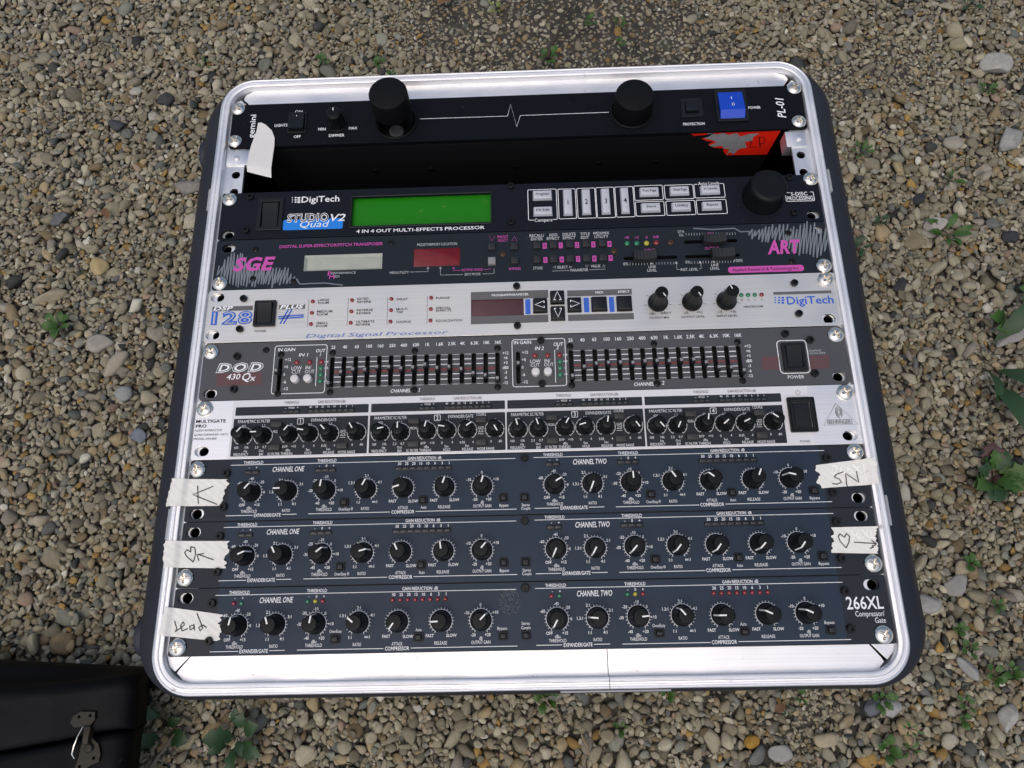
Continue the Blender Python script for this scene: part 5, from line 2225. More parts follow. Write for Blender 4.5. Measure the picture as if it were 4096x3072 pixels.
SOIL = [(.10, .95, .14), (.20, .88, .11), (.33, .83, .09), (.05, 1.02, .13), (-.12, .96, .09), (.50, .80, .05), (.33, -.105, .032), (.30, -.14, .028), (.22, .95, .10), (-.02, .83, .06), (.62, .84, .05)]
def soilness(x, y): return max(math.exp(-((x - a) ** 2 + (y - b) ** 2) / (r * r)) for a, b, r in SOIL)
GX0, GX1, GY0, GY1, CELL = -1.45, 1.35, -.55, 1.55, .0025
nx = int((GX1 - GX0) / CELL); ny = int((GY1 - GY0) / CELL)
H = np.full((nx, ny), -.014)
PAL = [((.30, .265, .205), 30), ((.36, .325, .265), 20), ((.25, .225, .18), 20), ((.42, .385, .325), 9), ((.32, .25, .165), 10), ((.33, .30, .27), 9), ((.235, .235, .215), 7), ((.34, .21, .075), 2.2), ((.19, .145, .09), 4), ((.05, .052, .055), 3.0), ((.13, .135, .14), 3.5), ((.55, .53, .50), 1.8), ((.30, .22, .18), 3)]
pc = np.array([c for c, w in PAL]); pw = np.array([w for c, w in PAL], float); pw /= pw.sum()
def scatter(n, region, mean, sd):
    x = RNG.uniform(region[0], region[1], n); y = RNG.uniform(region[2], region[3], n)
    return x, y, np.clip(np.exp(RNG.normal(math.log(mean), sd, n)), .0022, .019)
batches = [scatter(50000, (-1.02, .95, -.26, 1.14), .0060, .36), scatter(20000, (-1.02, .95, -.26, 1.14), .0041, .26), scatter(36000, (GX0 + .02, GX1 - .02, GY0 + .02, GY1 - .02), .0074, .33)]
batches.append(scatter(26000, (-.3, .75, -.18, 1.1), .0030, .25))      # grit in the bare patches
bx_, by_, bs_ = [np.concatenate([b[i] for b in batches]) for i in range(3)]
src_ = np.concatenate([np.full(len(b[0]), i) for i, b in enumerate(batches)])
# large pebbles early, small ones between and on top of them, with plenty of mixing
order = np.argsort(-bs_ * RNG.uniform(.35, 1.8, len(bs_)))
pts = []; rots = []; scs = []; idxs = []; cols = []
ci = RNG.choice(len(PAL), len(bs_), p=pw); pi_ = RNG.integers(0, NP, len(bs_)); yaw = RNG.uniform(0, 6.283, len(bs_)); tl = RNG.normal(0, .25, (len(bs_), 2)); jit = RNG.uniform(.66, 1.36, len(bs_)); un = RNG.uniform(0, 1, len(bs_))
CAND = RNG.normal(0, .022, (len(bs_), 5, 2))
for q in order:
    x, y, s = bx_[q], by_[q], bs_[q]
    best = 9
    for dx_, dy_ in CAND[q]:          # a pebble rolls to the lowest of a few spots near by
        jx = int((bx_[q] + dx_ - GX0) / CELL); jy = int((by_[q] + dy_ - GY0) / CELL)
        if 6 < jx < nx - 6 and 6 < jy < ny - 6:
            hh = H[jx, jy] + .25 * (H[jx - 2, jy] + H[jx + 2, jy] + H[jx, jy - 2] + H[jx, jy + 2])
            if hh < best: best = hh; x, y = bx_[q] + dx_, by_[q] + dy_
    if -.262 < x < .262 and -.015 < y < .465: continue          # under the rack case
    if src_[q] == 2 and -1.0 < x < .93 and -.24 < y < 1.12: continue
    so = soilness(x, y)
    if src_[q] == 3 and so < .22: continue
    if so > .25:
        if src_[q] < 3 and un[q] < so * .60: continue
        s = s if src_[q] == 3 else max(.0022, s * (1 - .42 * so))
    ra, rb = PR[pi_[q]]
    r = s * math.sqrt(ra); c = s * rb
    ix = int((x - GX0) / CELL); iy = int((y - GY0) / CELL); k = max(1, int(r / CELL))
    if ix - k < 0 or iy - k < 0 or ix + k + 1 > nx or iy + k + 1 > ny: continue
    pat = H[ix - k:ix + k + 1, iy - k:iy + k + 1]
    g = (np.arange(-k, k + 1) * CELL) ** 2; d2 = (g[:, None] + g[None, :]) / (r * r + 1e-9); ins = d2 < 1
    hv = pat[ins]; z = .72 * hv.mean() + .28 * hv.max() + c * .45
    if z > .012: continue
    pat[ins] = np.maximum(hv, z + c * np.sqrt(1 - d2[ins]))
    # lean with the local slope
    sx = (pat[-1, :].mean() - pat[0, :].mean()) / (2 * k * CELL); sy = (pat[:, -1].mean() - pat[:, 0].mean()) / (2 * k * CELL)
    pts.append((x, y, z)); rots.append((tl[q, 0] + max(-.5, min(.5, sy * .4)), tl[q, 1] - max(-.5, min(.5, sx * .4)), yaw[q])); scs.append((s, s, s)); idxs.append(int(pi_[q])); cc = pc[ci[q]] * jit[q] * (.77, .775, .675); cols.append((cc[0], cc[1], cc[2], 1))
def gravel_height(x, y):
    ix = int((x - GX0) / CELL); iy = int((y - GY0) / CELL)
    return float(H[max(0, min(nx - 1, ix)), max(0, min(ny - 1, iy))])
gm = bpy.data.meshes.new('gravel'); gm.from_pydata(pts, [], [])
n = len(pts)
for nm, ty, dat, key in (('prot', 'FLOAT_VECTOR', rots, 'vector'), ('pscale', 'FLOAT_VECTOR', scs, 'vector'), ('pidx', 'INT', idxs, 'value'), ('pcol', 'FLOAT_COLOR', cols, 'color')):
    a = gm.attributes.new(nm, ty, 'POINT'); a.data.foreach_set(key, np.array(dat, dtype=np.int32 if ty == 'INT' else np.float32).ravel())
gm.materials.append(M_PEB)
gravel = tag(link('gravel', gm), 'beige river gravel of small rounded pebbles covering the ground', 'gravel', None, 'stuff')
ng = bpy.data.node_groups.new('gravel_scatter', 'GeometryNodeTree')
ng.interface.new_socket('Geometry', in_out='INPUT', socket_type='NodeSocketGeometry'); ng.interface.new_socket('Geometry', in_out='OUTPUT', socket_type='NodeSocketGeometry')
gi = ng.nodes.new('NodeGroupInput'); go = ng.nodes.new('NodeGroupOutput')
mp = ng.nodes.new('GeometryNodeMeshToPoints'); iop = ng.nodes.new('GeometryNodeInstanceOnPoints'); cinf = ng.nodes.new('GeometryNodeCollectionInfo')
cinf.inputs['Collection'].default_value = pcoll; cinf.inputs['Separate Children'].default_value = True; cinf.inputs['Reset Children'].default_value = True
def named(nm, ty):
    nd = ng.nodes.new('GeometryNodeInputNamedAttribute'); nd.data_type = ty; nd.inputs['Name'].default_value = nm; return nd.outputs['Attribute']
ng.links.new(gi.outputs[0], mp.inputs['Mesh']); ng.links.new(mp.outputs[0], iop.inputs['Points']); ng.links.new(cinf.outputs[0], iop.inputs['Instance'])
iop.inputs['Pick Instance'].default_value = True
e2r = ng.nodes.new('FunctionNodeEulerToRotation'); ng.links.new(named('prot', 'FLOAT_VECTOR'), e2r.inputs[0]); ng.links.new(e2r.outputs[0], iop.inputs['Rotation'])
ng.links.new(named('pidx', 'INT'), iop.inputs['Instance Index']); ng.links.new(named('pscale', 'FLOAT_VECTOR'), iop.inputs['Scale'])
ng.links.new(iop.outputs[0], go.inputs[0])
md = gravel.modifiers.new('scatter', 'NODES'); md.node_group = ng
print('pebbles', n)

# ------------------------------------------------------------------ the rack case
case = tag(empty('rack_case', W(0, 0, -430)), 'black moulded rack case with silver aluminium rim lying on its back', 'rack case')
CX, CY, CZ = 0.0, 0.0, -430.0
def cput(name, me, parent=None):
    o = link(name, me, parent or case)
    o.location = (0, 0, .430) if parent is None else (0, 0, 0)
    return o
def loft(rings, n=10, material=None, name='loft', close_top=False):
    V = []; F = []; k = 0
    for x0, y0, x1, y1, r, z in rings:
        p = rrect(x0, y0, x1, y1, r, n); k = len(p); V += [(q[0], q[1], z) for q in p]
    for a in range(len(rings) - 1):
        for i in range(k):
            j = (i + 1) % k; F.append((a * k + i, a * k + j, (a + 1) * k + j, (a + 1) * k + i))
    return mesh_from(name, V, F, material, True, 40)
SH = [(-8.6, -24.1, 490.6, 466.6, 28, 1.0), (-9.4, -24.9, 491.4, 467.4, 28.5, .4), (-10.2, -25.6, 492.6, 468.2, 29, -5), (-14, -26.6, 497, 470, 32, -7), (-23, -28.0, 506, 475, 38, -12), (-30, -28.8, 513, 478, 42, -19), (-33.5, -29.2, 516, 479, 44, -28), (-34, -29.4, 516.6, 479.4, 44, -44), (-34, -29.4, 516.6, 479.4, 44, -90), (-31, -28.4, 513.6, 477.4, 44, -94), (-31, -28.4, 513.6, 477.4, 44, -140), (-34, -29.4, 516.6, 479.4, 44, -144), (-33, -29, 515.6, 478.4, 44, -250), (-26, -24, 508, 472, 42, -415), (-20, -20, 502, 466, 40, -429)]
cput('shell', loft(SH[::-1], 12, M_SHELL, 'shell'))
# rim: extruded aluminium profile swept round a rounded rectangle, open at a joint in the bottom edge
prof = [(0, -9), (0, 1.7), (.25, 2.3), (.7, 2.6), (2.35, 2.75), (2.6, 2.5), (2.8, 1.7), (3.1, 1.7), (3.3, 2.4), (3.6, 2.7), (4.6, 2.6), (5.0, 2.1), (5.3, 1.6), (5.9, 1.6), (6.2, 2.0), (6.6, 2.3), (7.4, 2.0), (7.85, 1.5), (8.05, .6), (8.05, -7)]
IN = (-1.6, -16.6, 482.9, 458.6); RIN = 20
SEAM = 294.0
def rim_path(d):
    p = rrect(IN[0] - d, IN[1] - d, IN[2] + d, IN[3] + d, RIN + d, 12)
    return p
base = rim_path(0); npth = len(base)
V = []; F = []
cols_ = []
for d, z in prof: 
    p = rim_path(d); q = [(SEAM + .2, IN[1] - d)] + p[0:] + [(SEAM - .2, IN[1] - d)]
    # rrect starts at the lower right corner and runs round to the lower left one
    cols_.append([(a, b, z) for a, b in q])
kk = len(cols_[0])
for c in cols_: V += c
for a in range(len(prof) - 1):
    for i in range(kk - 1): F.append((a * kk + i, (a + 1) * kk + i, (a + 1) * kk + i + 1, a * kk + i + 1))
cput('aluminium_rim', mesh_from('aluminium_rim', V, F, M_RIM, True, 30))
# valances, rails, brackets
def P2(name, pts, holes, z0, z1, m, bev=.25, parent=None): return cput(name, plate(name, pts, holes, z0, z1, m, bev), parent)
P2('valance', [(16, 1.2), (8.2, -8.0), (6.4, -10.4), (11, -15), (20, -18), (SEAM - .12, -18), (SEAM - .12, 1.2)], [], -5.6, -3.2, M_ALU)
P2('valance', [(SEAM + .12, 1.2), (SEAM + .12, -18), (462, -18), (470, -15.5), (474.2, -11.0), (472.5, -8.2), (464.8, 1.2)], [], -5.6, -3.2, M_ALU)
P2('valance', [(17.2, 440), (7.4, 450.2), (9, 455), (18, 460), (462, 460), (472, 456), (474.4, 451.4), (466.4, 440)], [], -5.6, -3.2, M_ALU)
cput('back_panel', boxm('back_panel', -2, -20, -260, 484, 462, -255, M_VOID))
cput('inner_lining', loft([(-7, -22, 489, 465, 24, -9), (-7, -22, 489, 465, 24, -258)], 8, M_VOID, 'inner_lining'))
for nm, x0, x1, y0, y1 in (('rim_tab', -12.4, -9.6, 341, 361), ('rim_tab', 491.6, 494.4, 340, 360.6), ('rim_tab', -12.2, -9.6, 77, 99), ('rim_tab', 491.6, 494.2, 76, 97), ('rim_tab', 262, 334, -26.6, -25.2)):
    cput(nm, block(nm, x0, y0, x1, y1, -8, -1.2, .6, .4, mat('dull_grey_plastic', (.30, .31, .33), .55)))
for y in (13, 434):
    n_ = 20; V = []; F = []
    for x, r in ((-30, 17), (-46, 17), (-49.5, 15.5), (-51, 12)):
        for i in range(n_): V.append((x, y + r * math.cos(2 * math.pi * i / n_), -62 + r * math.sin(2 * math.pi * i / n_)))
    for k in range(3):
        for i in range(n_): F.append((k * n_ + i, k * n_ + (i + 1) % n_, (k + 1) * n_ + (i + 1) % n_, (k + 1) * n_ + i))
    F.append(tuple(3 * n_ + i for i in range(n_)))
    cput('rubber_foot', mesh_from('rubber_foot', V, F, M_SHELL, True, 40))

# ------------------------------------------------------------------ rack units
GROUP_C = 'three matching compressor units at the bottom of the rack'
u = Unit('power_conditioner', 'black rack power unit with two round lamps and blue switch, topmost unit', 'power unit', 399.5, 442.2, M_PL)
u.run(DATA['pl']); pl = u
u.abs('chassis', boxm('chassis', 21, 401, -150, 461, 441.5, -8, M_CHASSIS))
# things fixed to the underside of the chassis (plane y = 401, facing -y)
def under(z_y, x): return x
yb = 400.7
def to_under(reg_pts): return reg_pts
def pl_under(name, pts, m, y): # polygon given as (x, z)
    return u.abs(name, mesh_from(name, [(x, y, z) for x, z in pts], [tuple(range(len(pts)))], m))
stk = pl_under('sticker', [(385.8, -2.9), (462, -2.9), (460.5, -36.5), (424.8, -35.8)], M_STICK, 400.85)
pl_under('torn_patch', [(400.7, -3.6), (405, -4.2), (409.7, -6.2), (415, -4.6), (420, -7.5), (425.8, -5.1), (430, -10), (437, -7), (444.7, -6.6), (441, -12), (442, -16.1), (436, -18), (440.0, -25.6), (434, -27), (430.6, -34.9), (427, -31), (424.8, -35.8), (425.4, -27), (420, -26), (418.3, -22.0), (411, -23), (406.1, -20.9), (412, -17), (408, -14), (399.3, -10.4), (404, -8)], M_SCUFF, 400.75)
pl_under('torn_hole', [(389.5, -8.5), (392.7, -6.6), (399, -6.5), (407, -4.0), (403, -9), (397.6, -11.0), (403, -14.5), (409, -15.2), (404, -20.3), (411, -24), (419.9, -25.4), (421, -30), (425.8, -37), (385, -37), (385, -11)], M_CHASSIS, 400.65)
ip = Print()
for st_ in ([(446.3, -11.7), (451.5, -26.2)], [(446.3, -11.7), (450.7, -12.0), (452.9, -20.5), (449, -21)], [(441.2, -16.2), (442.5, -25.8), (447.4, -24.5)]): ip.line(st_, .8, 'i')
for c, (V, F) in ip.b.items(): u.abs('sticker_writing', mesh_from('sticker_writing', [(v[0], 400.7, v[1]) for v in V], F, PRINT['k']))
for x, z in ((115.9, -41), (165.7, -41.5), (240.4, -42), (314, -40.6), (364.7, -41.3)):
    o = u.abs('chassis_screw', lathe([(2.2, 0), (2.1, .9), (1.3, 1.3)], 14, True, None, M_BLKMET, 'chassis_screw')); o.location = ((x - u.x0) / 1000, (400.9 - u.y0) / 1000, z / 1000); o.rotation_euler = (rad(90), 0, 0)
u.finish(False)

u = Unit('effects_processor', 'black rack effects processor with green screen and clear numbered buttons', 'effects unit', 312.6, 355.3, M_STUDIO, x1=484.0); u.run(DATA['studio']); u.finish()
u = Unit('guitar_effects_processor', 'charcoal rack effects unit with magenta lettering and silver scribbles', 'effects unit', 268.6, 311.9, M_SGE, x1=483.5); u.run(DATA['sge']); u.finish()
u = Unit('signal_processor', 'silver rack signal processor with red lights, arrow keys and blue lettering', 'effects unit', 224.2, 268.1, M_DSP, x0=-1.5, x1=483.6, thick=3.4, rc=3.0); u.run(DATA['dsp']); u.finish()
u = Unit('graphic_equalizer', 'grey two-channel rack graphic equalizer with rows of sliders', 'equalizer', 178.2, 223.5, M_DOD, x1=482.0, rc=3.0); u.run(DATA['dod']); u.finish()
for q in list(u.root.children):
    pass

g = DATA['gate']; gd = {i[0]: i for i in g if i[0] in ('sections', 'secy', 'gx')}
u = Unit('noise_gate', 'white and silver rack noise gate with four dark sections of knobs', 'noise gate', 133.4, 177.8, M_GATE, x0=-.2, x1=483.6)
gx0, gx1 = gd['gx'][1], gd['gx'][2]
u.p.poly([(gx0, u.y0 + .3), (gx1 - 5, u.y0 + .3), (gx1 - 5, u.y1 - .3), (gx0, u.y1 - .3)], 'y', .06)
ANG = [(50, 180, 52, 170, 133, 120), (12, 90, 75, 170, 35, -60), (106, 108, 60, 195, 80, -55), (-52, 245, 80, 220, 205, 142)]
secy = gd['secy'][1]
for i, (a, b) in enumerate(gd['sections'][1]):
    u.p.poly(rrect(a, secy[1], b, secy[0], .5), 'v', .11); u.p.poly(rrect(a - .6, secy[3], b, secy[2], .5), 'v', .11)
    items = [t for t in DATA['gate_section'] if not (t[0] == 't' and t[1] == 'COUPLE' and i == 0)]
    if i == 0: items = [t for t in items if not (t[0] == 'gbtn' and t[1] > 75 and t[2] > 154)]
    u.run(items, a - .0, 0, {'ang': ANG[i], '@': str(i + 1)})
u.run([t for t in g if t[0] not in gd]); u.finish()

CA = {3: (50, 180, 83, 62, 197, 72, 72, 30, 248, 92, 122, 142, 65, 165), 2: (25, 118, 38, 15, 115, 98, 50, 245, 240, 228, 230, 232, 225, 232), 1: (80, 110, 80, 140, 235, 183, 45, 240, 175, 5, 130, 180, 155, 155)}
basic = [t for t in DATA['comp'] if t[0] not in ('rscrew', 'slot', 'hex')]; hard = [t for t in DATA['comp'] if t[0] in ('rscrew', 'slot', 'hex')]
u = Unit('compressor', 'navy rack compressor directly below the white noise gate, K and SN tapes', 'compressor', 88.9, 133.1, M_COMP, GROUP_C)
u.run(basic, 0, 0, {'ang': CA[3]}); u.run(hard); u.run(DATA['comp_upper']); u.p.poly([(31, u.y0 + .5), (451, u.y0 + .5), (451, u.y1 - .5), (31, u.y1 - .5)], 'u', .05); u.finish()
u = Unit('compressor', 'navy rack compressor, middle of the three, between tapes with hearts', 'compressor', 43.9, 88.6, M_COMP, GROUP_C)
u.run(basic, -.4, -44.3, {'ang': CA[2]}); u.run(DATA['comp_mid']); u.run(DATA['comp_upper'], -.4, -44.3); u.p.poly([(31, u.y0 + .5), (451, u.y0 + .5), (451, u.y1 - .5), (31, u.y1 - .5)], 'u', .05); u.finish()
u = Unit('compressor', 'navy rack compressor, lowest in the rack, with round red lights and 266XL lettering', 'compressor', -.2, 43.6, M_COMP, GROUP_C)
u.run(basic, -1.4, -90.1, {'ang': CA[1], 'round': True}); u.run(DATA['comp_lower'])
pp = Print(); random.seed(3)
for i in range(170):     # dried glue residue, lots of tiny flecks
    a = random.uniform(0, 6.28); r = 8 * math.sqrt(random.random()); x, y = 230 + r * .95 * math.cos(a), 31 + r * math.sin(a) * 1.1
    pp.poly(circ(x, y, random.uniform(.12, .42), 6), 'g', .09)
V, F = pp.b['g']; u.abs('glue_residue', mesh_from('glue_residue', V, F, mat('glue_residue', (.10, .105, .11), .8)))
u.p.poly([(31, u.y0 + .5), (451, u.y0 + .5), (451, u.y1 - .5), (31, u.y1 - .5)], 'u', .05); u.finish()

# rails with holes behind the slots
for x0, x1, xc in ((-2.2, 15.4, 7.6), (467.9, 484.2, 475.0)):
    ys = [374.5, 358.2] if xc < 100 else [375.8, 359.4]
    for sx, sy in SLOTS:
        if abs(sx - xc) < 20 and all(abs(sy - q) > 7.6 for q in ys): ys.append(sy)
    lo = [(x0, 4), (x0 + 3, -5), (1.5, -6.5), (5.4, -9.6), (6.8, -8.2), (14.6, .2)] if xc < 100 else [(466.9, .2), (474.9, -8.6), (476.4, -9.8), (481, -5), (x1, 4)]
    hi = [(14.4, 440.2), (5.4, 449.4), (1, 447), (x0, 438)] if xc < 100 else [(x1, 438), (482, 446), (477.0, 450.0), (x0, 440.4)]
    P2('rail', lo + ([(x1, 8)] if xc < 100 else []) + hi + ([] if xc < 100 else [(x0, 8)]), [circ(xc + .6 if xc < 100 else xc - .6, q, 3.5, 18) for q in ys], -5.2, -2.75, M_RAIL, .2)
b1 = cput('rail_bracket', block('rail_bracket', -1, 383.2, 17.8, 398.4, -6, -1.6, .4, .3, M_RAIL)); cput('rivet', lathe([(2.6, -1.7), (2.4, -.7), (1.2, -.3)], 18, True, None, M_RAIL, 'rivet'), b1).location = (.0078, .3896, 0)
b2 = cput('rail_bracket', block('rail_bracket', 463.8, 383.2, 480.5, 397.8, -14, -1.6, .4, .3, M_RAIL)); cput('rivet', lathe([(2.6, -1.7), (2.4, -.7), (1.2, -.3)], 18, True, None, M_RAIL, 'rivet'), b2).location = (.4748, .3908, 0)

# ------------------------------------------------------------------ masking tape labels
def smooth(t): t = max(0, min(1, t)); return t * t * (3 - 2 * t)
def tape_z(x, y):
    if x < 60:
        z = .5 + 2.5 * (1 - smooth((x + 2.5) / 4.5))
        if x < -9.5: z -= min(5, (-9.5 - x) * .9)
    else:
        z = .5 + 2.5 * smooth((x - 480.5) / 4.0)
        if x > 491: z -= (x - 491) * .9
    return z + .22 * math.sin(x * .9 + y * .5) * math.sin(y * .7) + .5 * max(0, noise.noise(Vector((x * .16, y * .22, 3.1)))) + .25 * abs(noise.noise(Vector((x * .5 + y * .35, y * .12, 7.7))))
def tape(label, TL, TR, BL, BR, seed, ink, torn_l=.8, torn_r=1.6, ghost=None):
    rnd = random.Random(seed); nu, nv = 40, 18
    def torn(a): 
        o = []; v = 0
        for i in range(nv + 1): v = .5 * v + rnd.uniform(-a, a); o.append(v)
        return o
    tl_, tr_ = torn(torn_l), torn(torn_r)
    V = []; F = []
    for lay in (0, 1):
        for i in range(nu + 1):
            t = i / nu
            for j in range(nv + 1):
                s_ = j / nv
                ax, ay = TL[0] + (BL[0] - TL[0]) * s_ + tl_[j], TL[1] + (BL[1] - TL[1]) * s_
                bx, by = TR[0] + (BR[0] - TR[0]) * s_ + tr_[j], TR[1] + (BR[1] - TR[1]) * s_
                x, y = ax + (bx - ax) * t, ay + (by - ay) * t
                z = tape_z(x, y) + (.14 if lay else 0)
                V.append((x, y, z))
    n1 = (nu + 1) * (nv + 1)
    for lay in (0, 1):
        for i in range(nu):
            for j in range(nv):
                a = lay * n1 + i * (nv + 1) + j; b = a + nv + 1
                F.append((a, b, b + 1, a + 1) if lay == 0 else (a, a + 1, b + 1, b))
    ox, oy = TL
    me = mesh_from('masking_tape', [(v[0] - ox, v[1] - oy, v[2]) for v in V], F, M_TAPE, True, 60)
    o = tag(link('tape_label', me, None, W(ox, oy, 0)), label, 'tape label', 'handwritten masking tape labels on the rack')
    pr_ = Print(); zf = lambda x, y: tape_z(x, y) + .42
    for st_ in DATA['ink'][ink]:
        dense = []
        for (x0, y0), (x1, y1) in zip(st_, st_[1:]):
            for k in range(5): dense.append((x0 + (x1 - x0) * k / 5, y0 + (y1 - y0) * k / 5))
        dense.append(st_[-1]); pr_.line(dense, .7, 'i', zf=zf)
    if ghost:
        for (s_, xl, yc, w, h) in ghost:
            V2, F2, w0 = string_geo(s_, 'b'); pr_.add('f', [(xl + v[0] * w / w0, yc + (v[1] - .5) * h, 0) for v in V2], F2); vv = pr_.b['f'][0]
            pr_.b['f'] = ([(a, b, tape_z(a, b) + .34) for a, b, c in vv], pr_.b['f'][1])
    for c, (V, F) in pr_.b.items(): link('handwriting' if c == 'i' else 'lettering_showing_through', mesh_from('handwriting', [(v[0] - ox, v[1] - oy, v[2]) for v in V], F, PRINT[c]), o)
tape('masking tape marked K on the left rim', (-10.6, 119.9), (30.5, 118.7), (-14.6, 100.2), (27.6, 99.8), 1, 'K')
tape('masking tape with heart and arrow on the left rim', (-10.2, 76.1), (36.0, 75.1), (-8.6, 58.0), (33.0, 56.6), 2, 'H')
tape('masking tape marked Lead at lower left of the rack', (-3.5, 32.0), (34.6, 26.2), (-6.4, 13.6), (33.2, 9.4), 3, 'L')
tape('masking tape marked SN at right of the rack', (448.6, 118.8), (488.8, 123.0), (447.6, 102.4), (487.6, 104.2), 4, 'S', 1.4, .5, [('266XL', 458.5, 115.3, 25, 6.4)])
tape('masking tape with heart and arrow at right of the rack', (451.0, 75.4), (481.9, 75.5), (450.5, 58.4), (479.6, 57.2), 5, 'A', 1.4, .9, [('66XL', 463.5, 70.6, 17, 6.2)])
# curling strip of white tape hanging from the top unit over the empty space
cl = [(25.0, 423.0, .5, 3.0), (27.0, 420.5, .5, 7.0), (29.8, 414.5, .8, 13.0), (30.6, 407, 1.2, 17.4), (30.2, 399, 1.8, 19.6), (29.8, 391, 2.4, 20.4), (29.7, 383, 3.0, 20.6), (29.7, 378.0, 3.4, 20.6), (29.7, 375.5, 3.2, 20.6), (29.7, 371, 1.4, 20.6)]
V = []; F = []; nv = 8
for lay in (0, .15):
    for i, (x, y, z, w) in enumerate(cl):
        for j in range(nv + 1):
            s_ = j / nv - .5; sk = -3.2 * s_ * (i / 9) ** 2
            V.append((x + w * s_ - 21, y + sk * 2.0 - 423, z + .15 * math.sin(i * 1.1 + s_ * 2) + .8 * s_ * s_ * (i > 4) + lay))
for lay in (0, 1):
    for i in range(len(cl) - 1):
        for j in range(nv):
            a = lay * len(cl) * (nv + 1) + i * (nv + 1) + j; b = a + nv + 1
            F.append((a, a + 1, b + 1, b) if lay else (a, b, b + 1, a + 1))
sm = mesh_from('tape_strip', V, F, mat('white_cloth_tape', (.66, .65, .62), .7, bump=.3, bscale=900, var=.06, vscale=80), True, 60)
tag(link('tape_strip', sm, None, W(21, 423, 0)), 'curled white tape strip hanging from the topmost unit over the empty slot', 'tape')

# ------------------------------------------------------------------ black instrument case at the lower left
M_CASE = dusty('worn_black_leatherette', (.002, .002, .003), .55, 0, (.04, .04, .05), .7, 160, 0, None, .6, .12)
M_LATCH = mat('tarnished_brass', (.022, .019, .014), .5, .6, var=.35, vscale=250, rvar=.1)
IX, IY = -.4245, -.060
ic = empty('instrument_case', (IX, IY, 0))
tag(ic, 'black hard instrument case with metal latch beside the rack, lower left', 'case')
def lin(x, a, b): return a[1] + (x - a[0]) * (b[1] - a[1]) / (b[0] - a[0])
def case_part(name, prof_at, m, x_left=-.80, x_right=-.438):
    """loft of a cross-section along the case, its right end rounded over and drawn in below"""
    st_ = [x_left + (x_right - .03 - x_left) * i / 24 for i in range(25)]
    rows = [(x, 1.0) for x in st_] + [(x_right - .015, .995), (x_right - .006, .965), (x_right - .001, .90), (x_right, .80), (x_right - .006, .55), (x_right - .03, .0)]
    V = []; F = []; k = 0
    for x, f in rows:
        pr_ = prof_at(min(x, x_right - .02)); k = len(pr_)
        V += [((x - IX) * 1000, (y - IY) * 1000, z * f * 1000) for y, z in pr_]
    for i in range(len(rows) - 1):
        for j in range(k - 1): F.append((i * k + j, i * k + j + 1, (i + 1) * k + j + 1, (i + 1) * k + j))
    return link(name, mesh_from(name, V, F, m, True, 50), ic)
def yb(x): return lin(x, (-.608, -.0191), (-.4475, -.0291))
def yr(x): return min(yb(x) + .002, lin(x, (-.5856, -.041), (-.4355, -.0288)) - .006 * math.sin((x + .62) * 14))
def ys(x): return lin(x, (-.572, -.1093), (-.4245, -.0813)) - .004 * math.sin((x + .6) * 12)
def lid_p(x):
    b, r, s_ = yb(x), yr(x), ys(x); h = max(b - r, .002)
    return [(b - .03, 0), (b - .004, .035), (b, .058), (b - .15 * h, .068), (b - .5 * h, .076), (r + .1 * h, .082), (r, .090), (r - .003, .097), (r - .008, .100), (r - .013, .1012), (r - .017, .1005), (r - .020, .0990), (r - .023, .0986), (s_ + .010, .0985), (s_ + .004, .0970), (s_ + .0015, .0930), (s_ + .001, .080)]
def body_p(x):
    s_ = ys(x)
    return [(s_ - .001, .080), (s_ - .0012, .090), (s_ - .004, .0945), (s_ - .010, .0960), (s_ - .10, .0960), (s_ - .26, .095), (s_ - .29, .085), (s_ - .30, .05), (s_ - .27, 0)]
case_part('lid', lid_p, M_CASE); case_part('body', body_p, M_CASE, -.80, -.440)
link('seam_strip', boxm('seam_strip', -360, -50, 30, -60, 4, 74, M_VOID), ic, (0, 0, 0), (0, 0, rad(9.5)))
def wl(pts): return [((x - IX * 1000), (y - IY * 1000)) for x, y in pts]
lat = link('latch', plate('latch', wl([(-495, -86.5), (-478, -86), (-473, -79), (-474, -71), (-490, -70.5), (-498, -75), (-500, -82)]), [circ(-491 - IX * 1000, -76 - IY * 1000, 1.4, 10), circ(-479 - IX * 1000, -75 - IY * 1000, 1.4, 10)], 99.0, 101.4, M_LATCH, .5), ic)
link('lower_plate', plate('lower_plate', wl([(-484, -94), (-475, -97), (-467, -103), (-463, -113), (-464, -121), (-472, -124), (-478, -128), (-487, -131), (-490, -128), (-487, -118), (-486, -106)]), [circ(-470 - IX * 1000, -117 - IY * 1000, 1.5, 10), circ(-484 - IX * 1000, -125 - IY * 1000, 1.5, 10)], 96.4, 98.6, M_LATCH, .5), lat)
link('draw_bolt', block('draw_bolt', -484 - IX * 1000, -104 - IY * 1000, -475 - IX * 1000, -84 - IY * 1000, 96, 103.5, 1, 1, M_LATCH, 1), lat)
link('pivot', lathe([(4.6, 0), (4.6, 2.4), (3.4, 3.4), (1, 3.6)], 20, True, None, M_LATCH, 'pivot'), lat, (-.476 - IX, -.107 - IY, .098))
V = []; F = []
pth = [(-484, -86, 103), (-487, -95, 105), (-489, -104, 105.5), (-491, -112, 104), (-490, -117, 100)]
for i, (x, y, z) in enumerate(pth):
    for a in range(6): V.append((x - IX * 1000 + 1.0 * math.cos(a * math.pi / 3), y - IY * 1000, z + 1.0 * math.sin(a * math.pi / 3)))
for i in range(len(pth) - 1):
    for a in range(6): F.append((i * 6 + a, i * 6 + (a + 1) % 6, i * 6 + 6 + (a + 1) % 6, i * 6 + 6 + a))
link('wire_loop', mesh_from('wire_loop', V, F, M_CHROME, True, 60), lat)

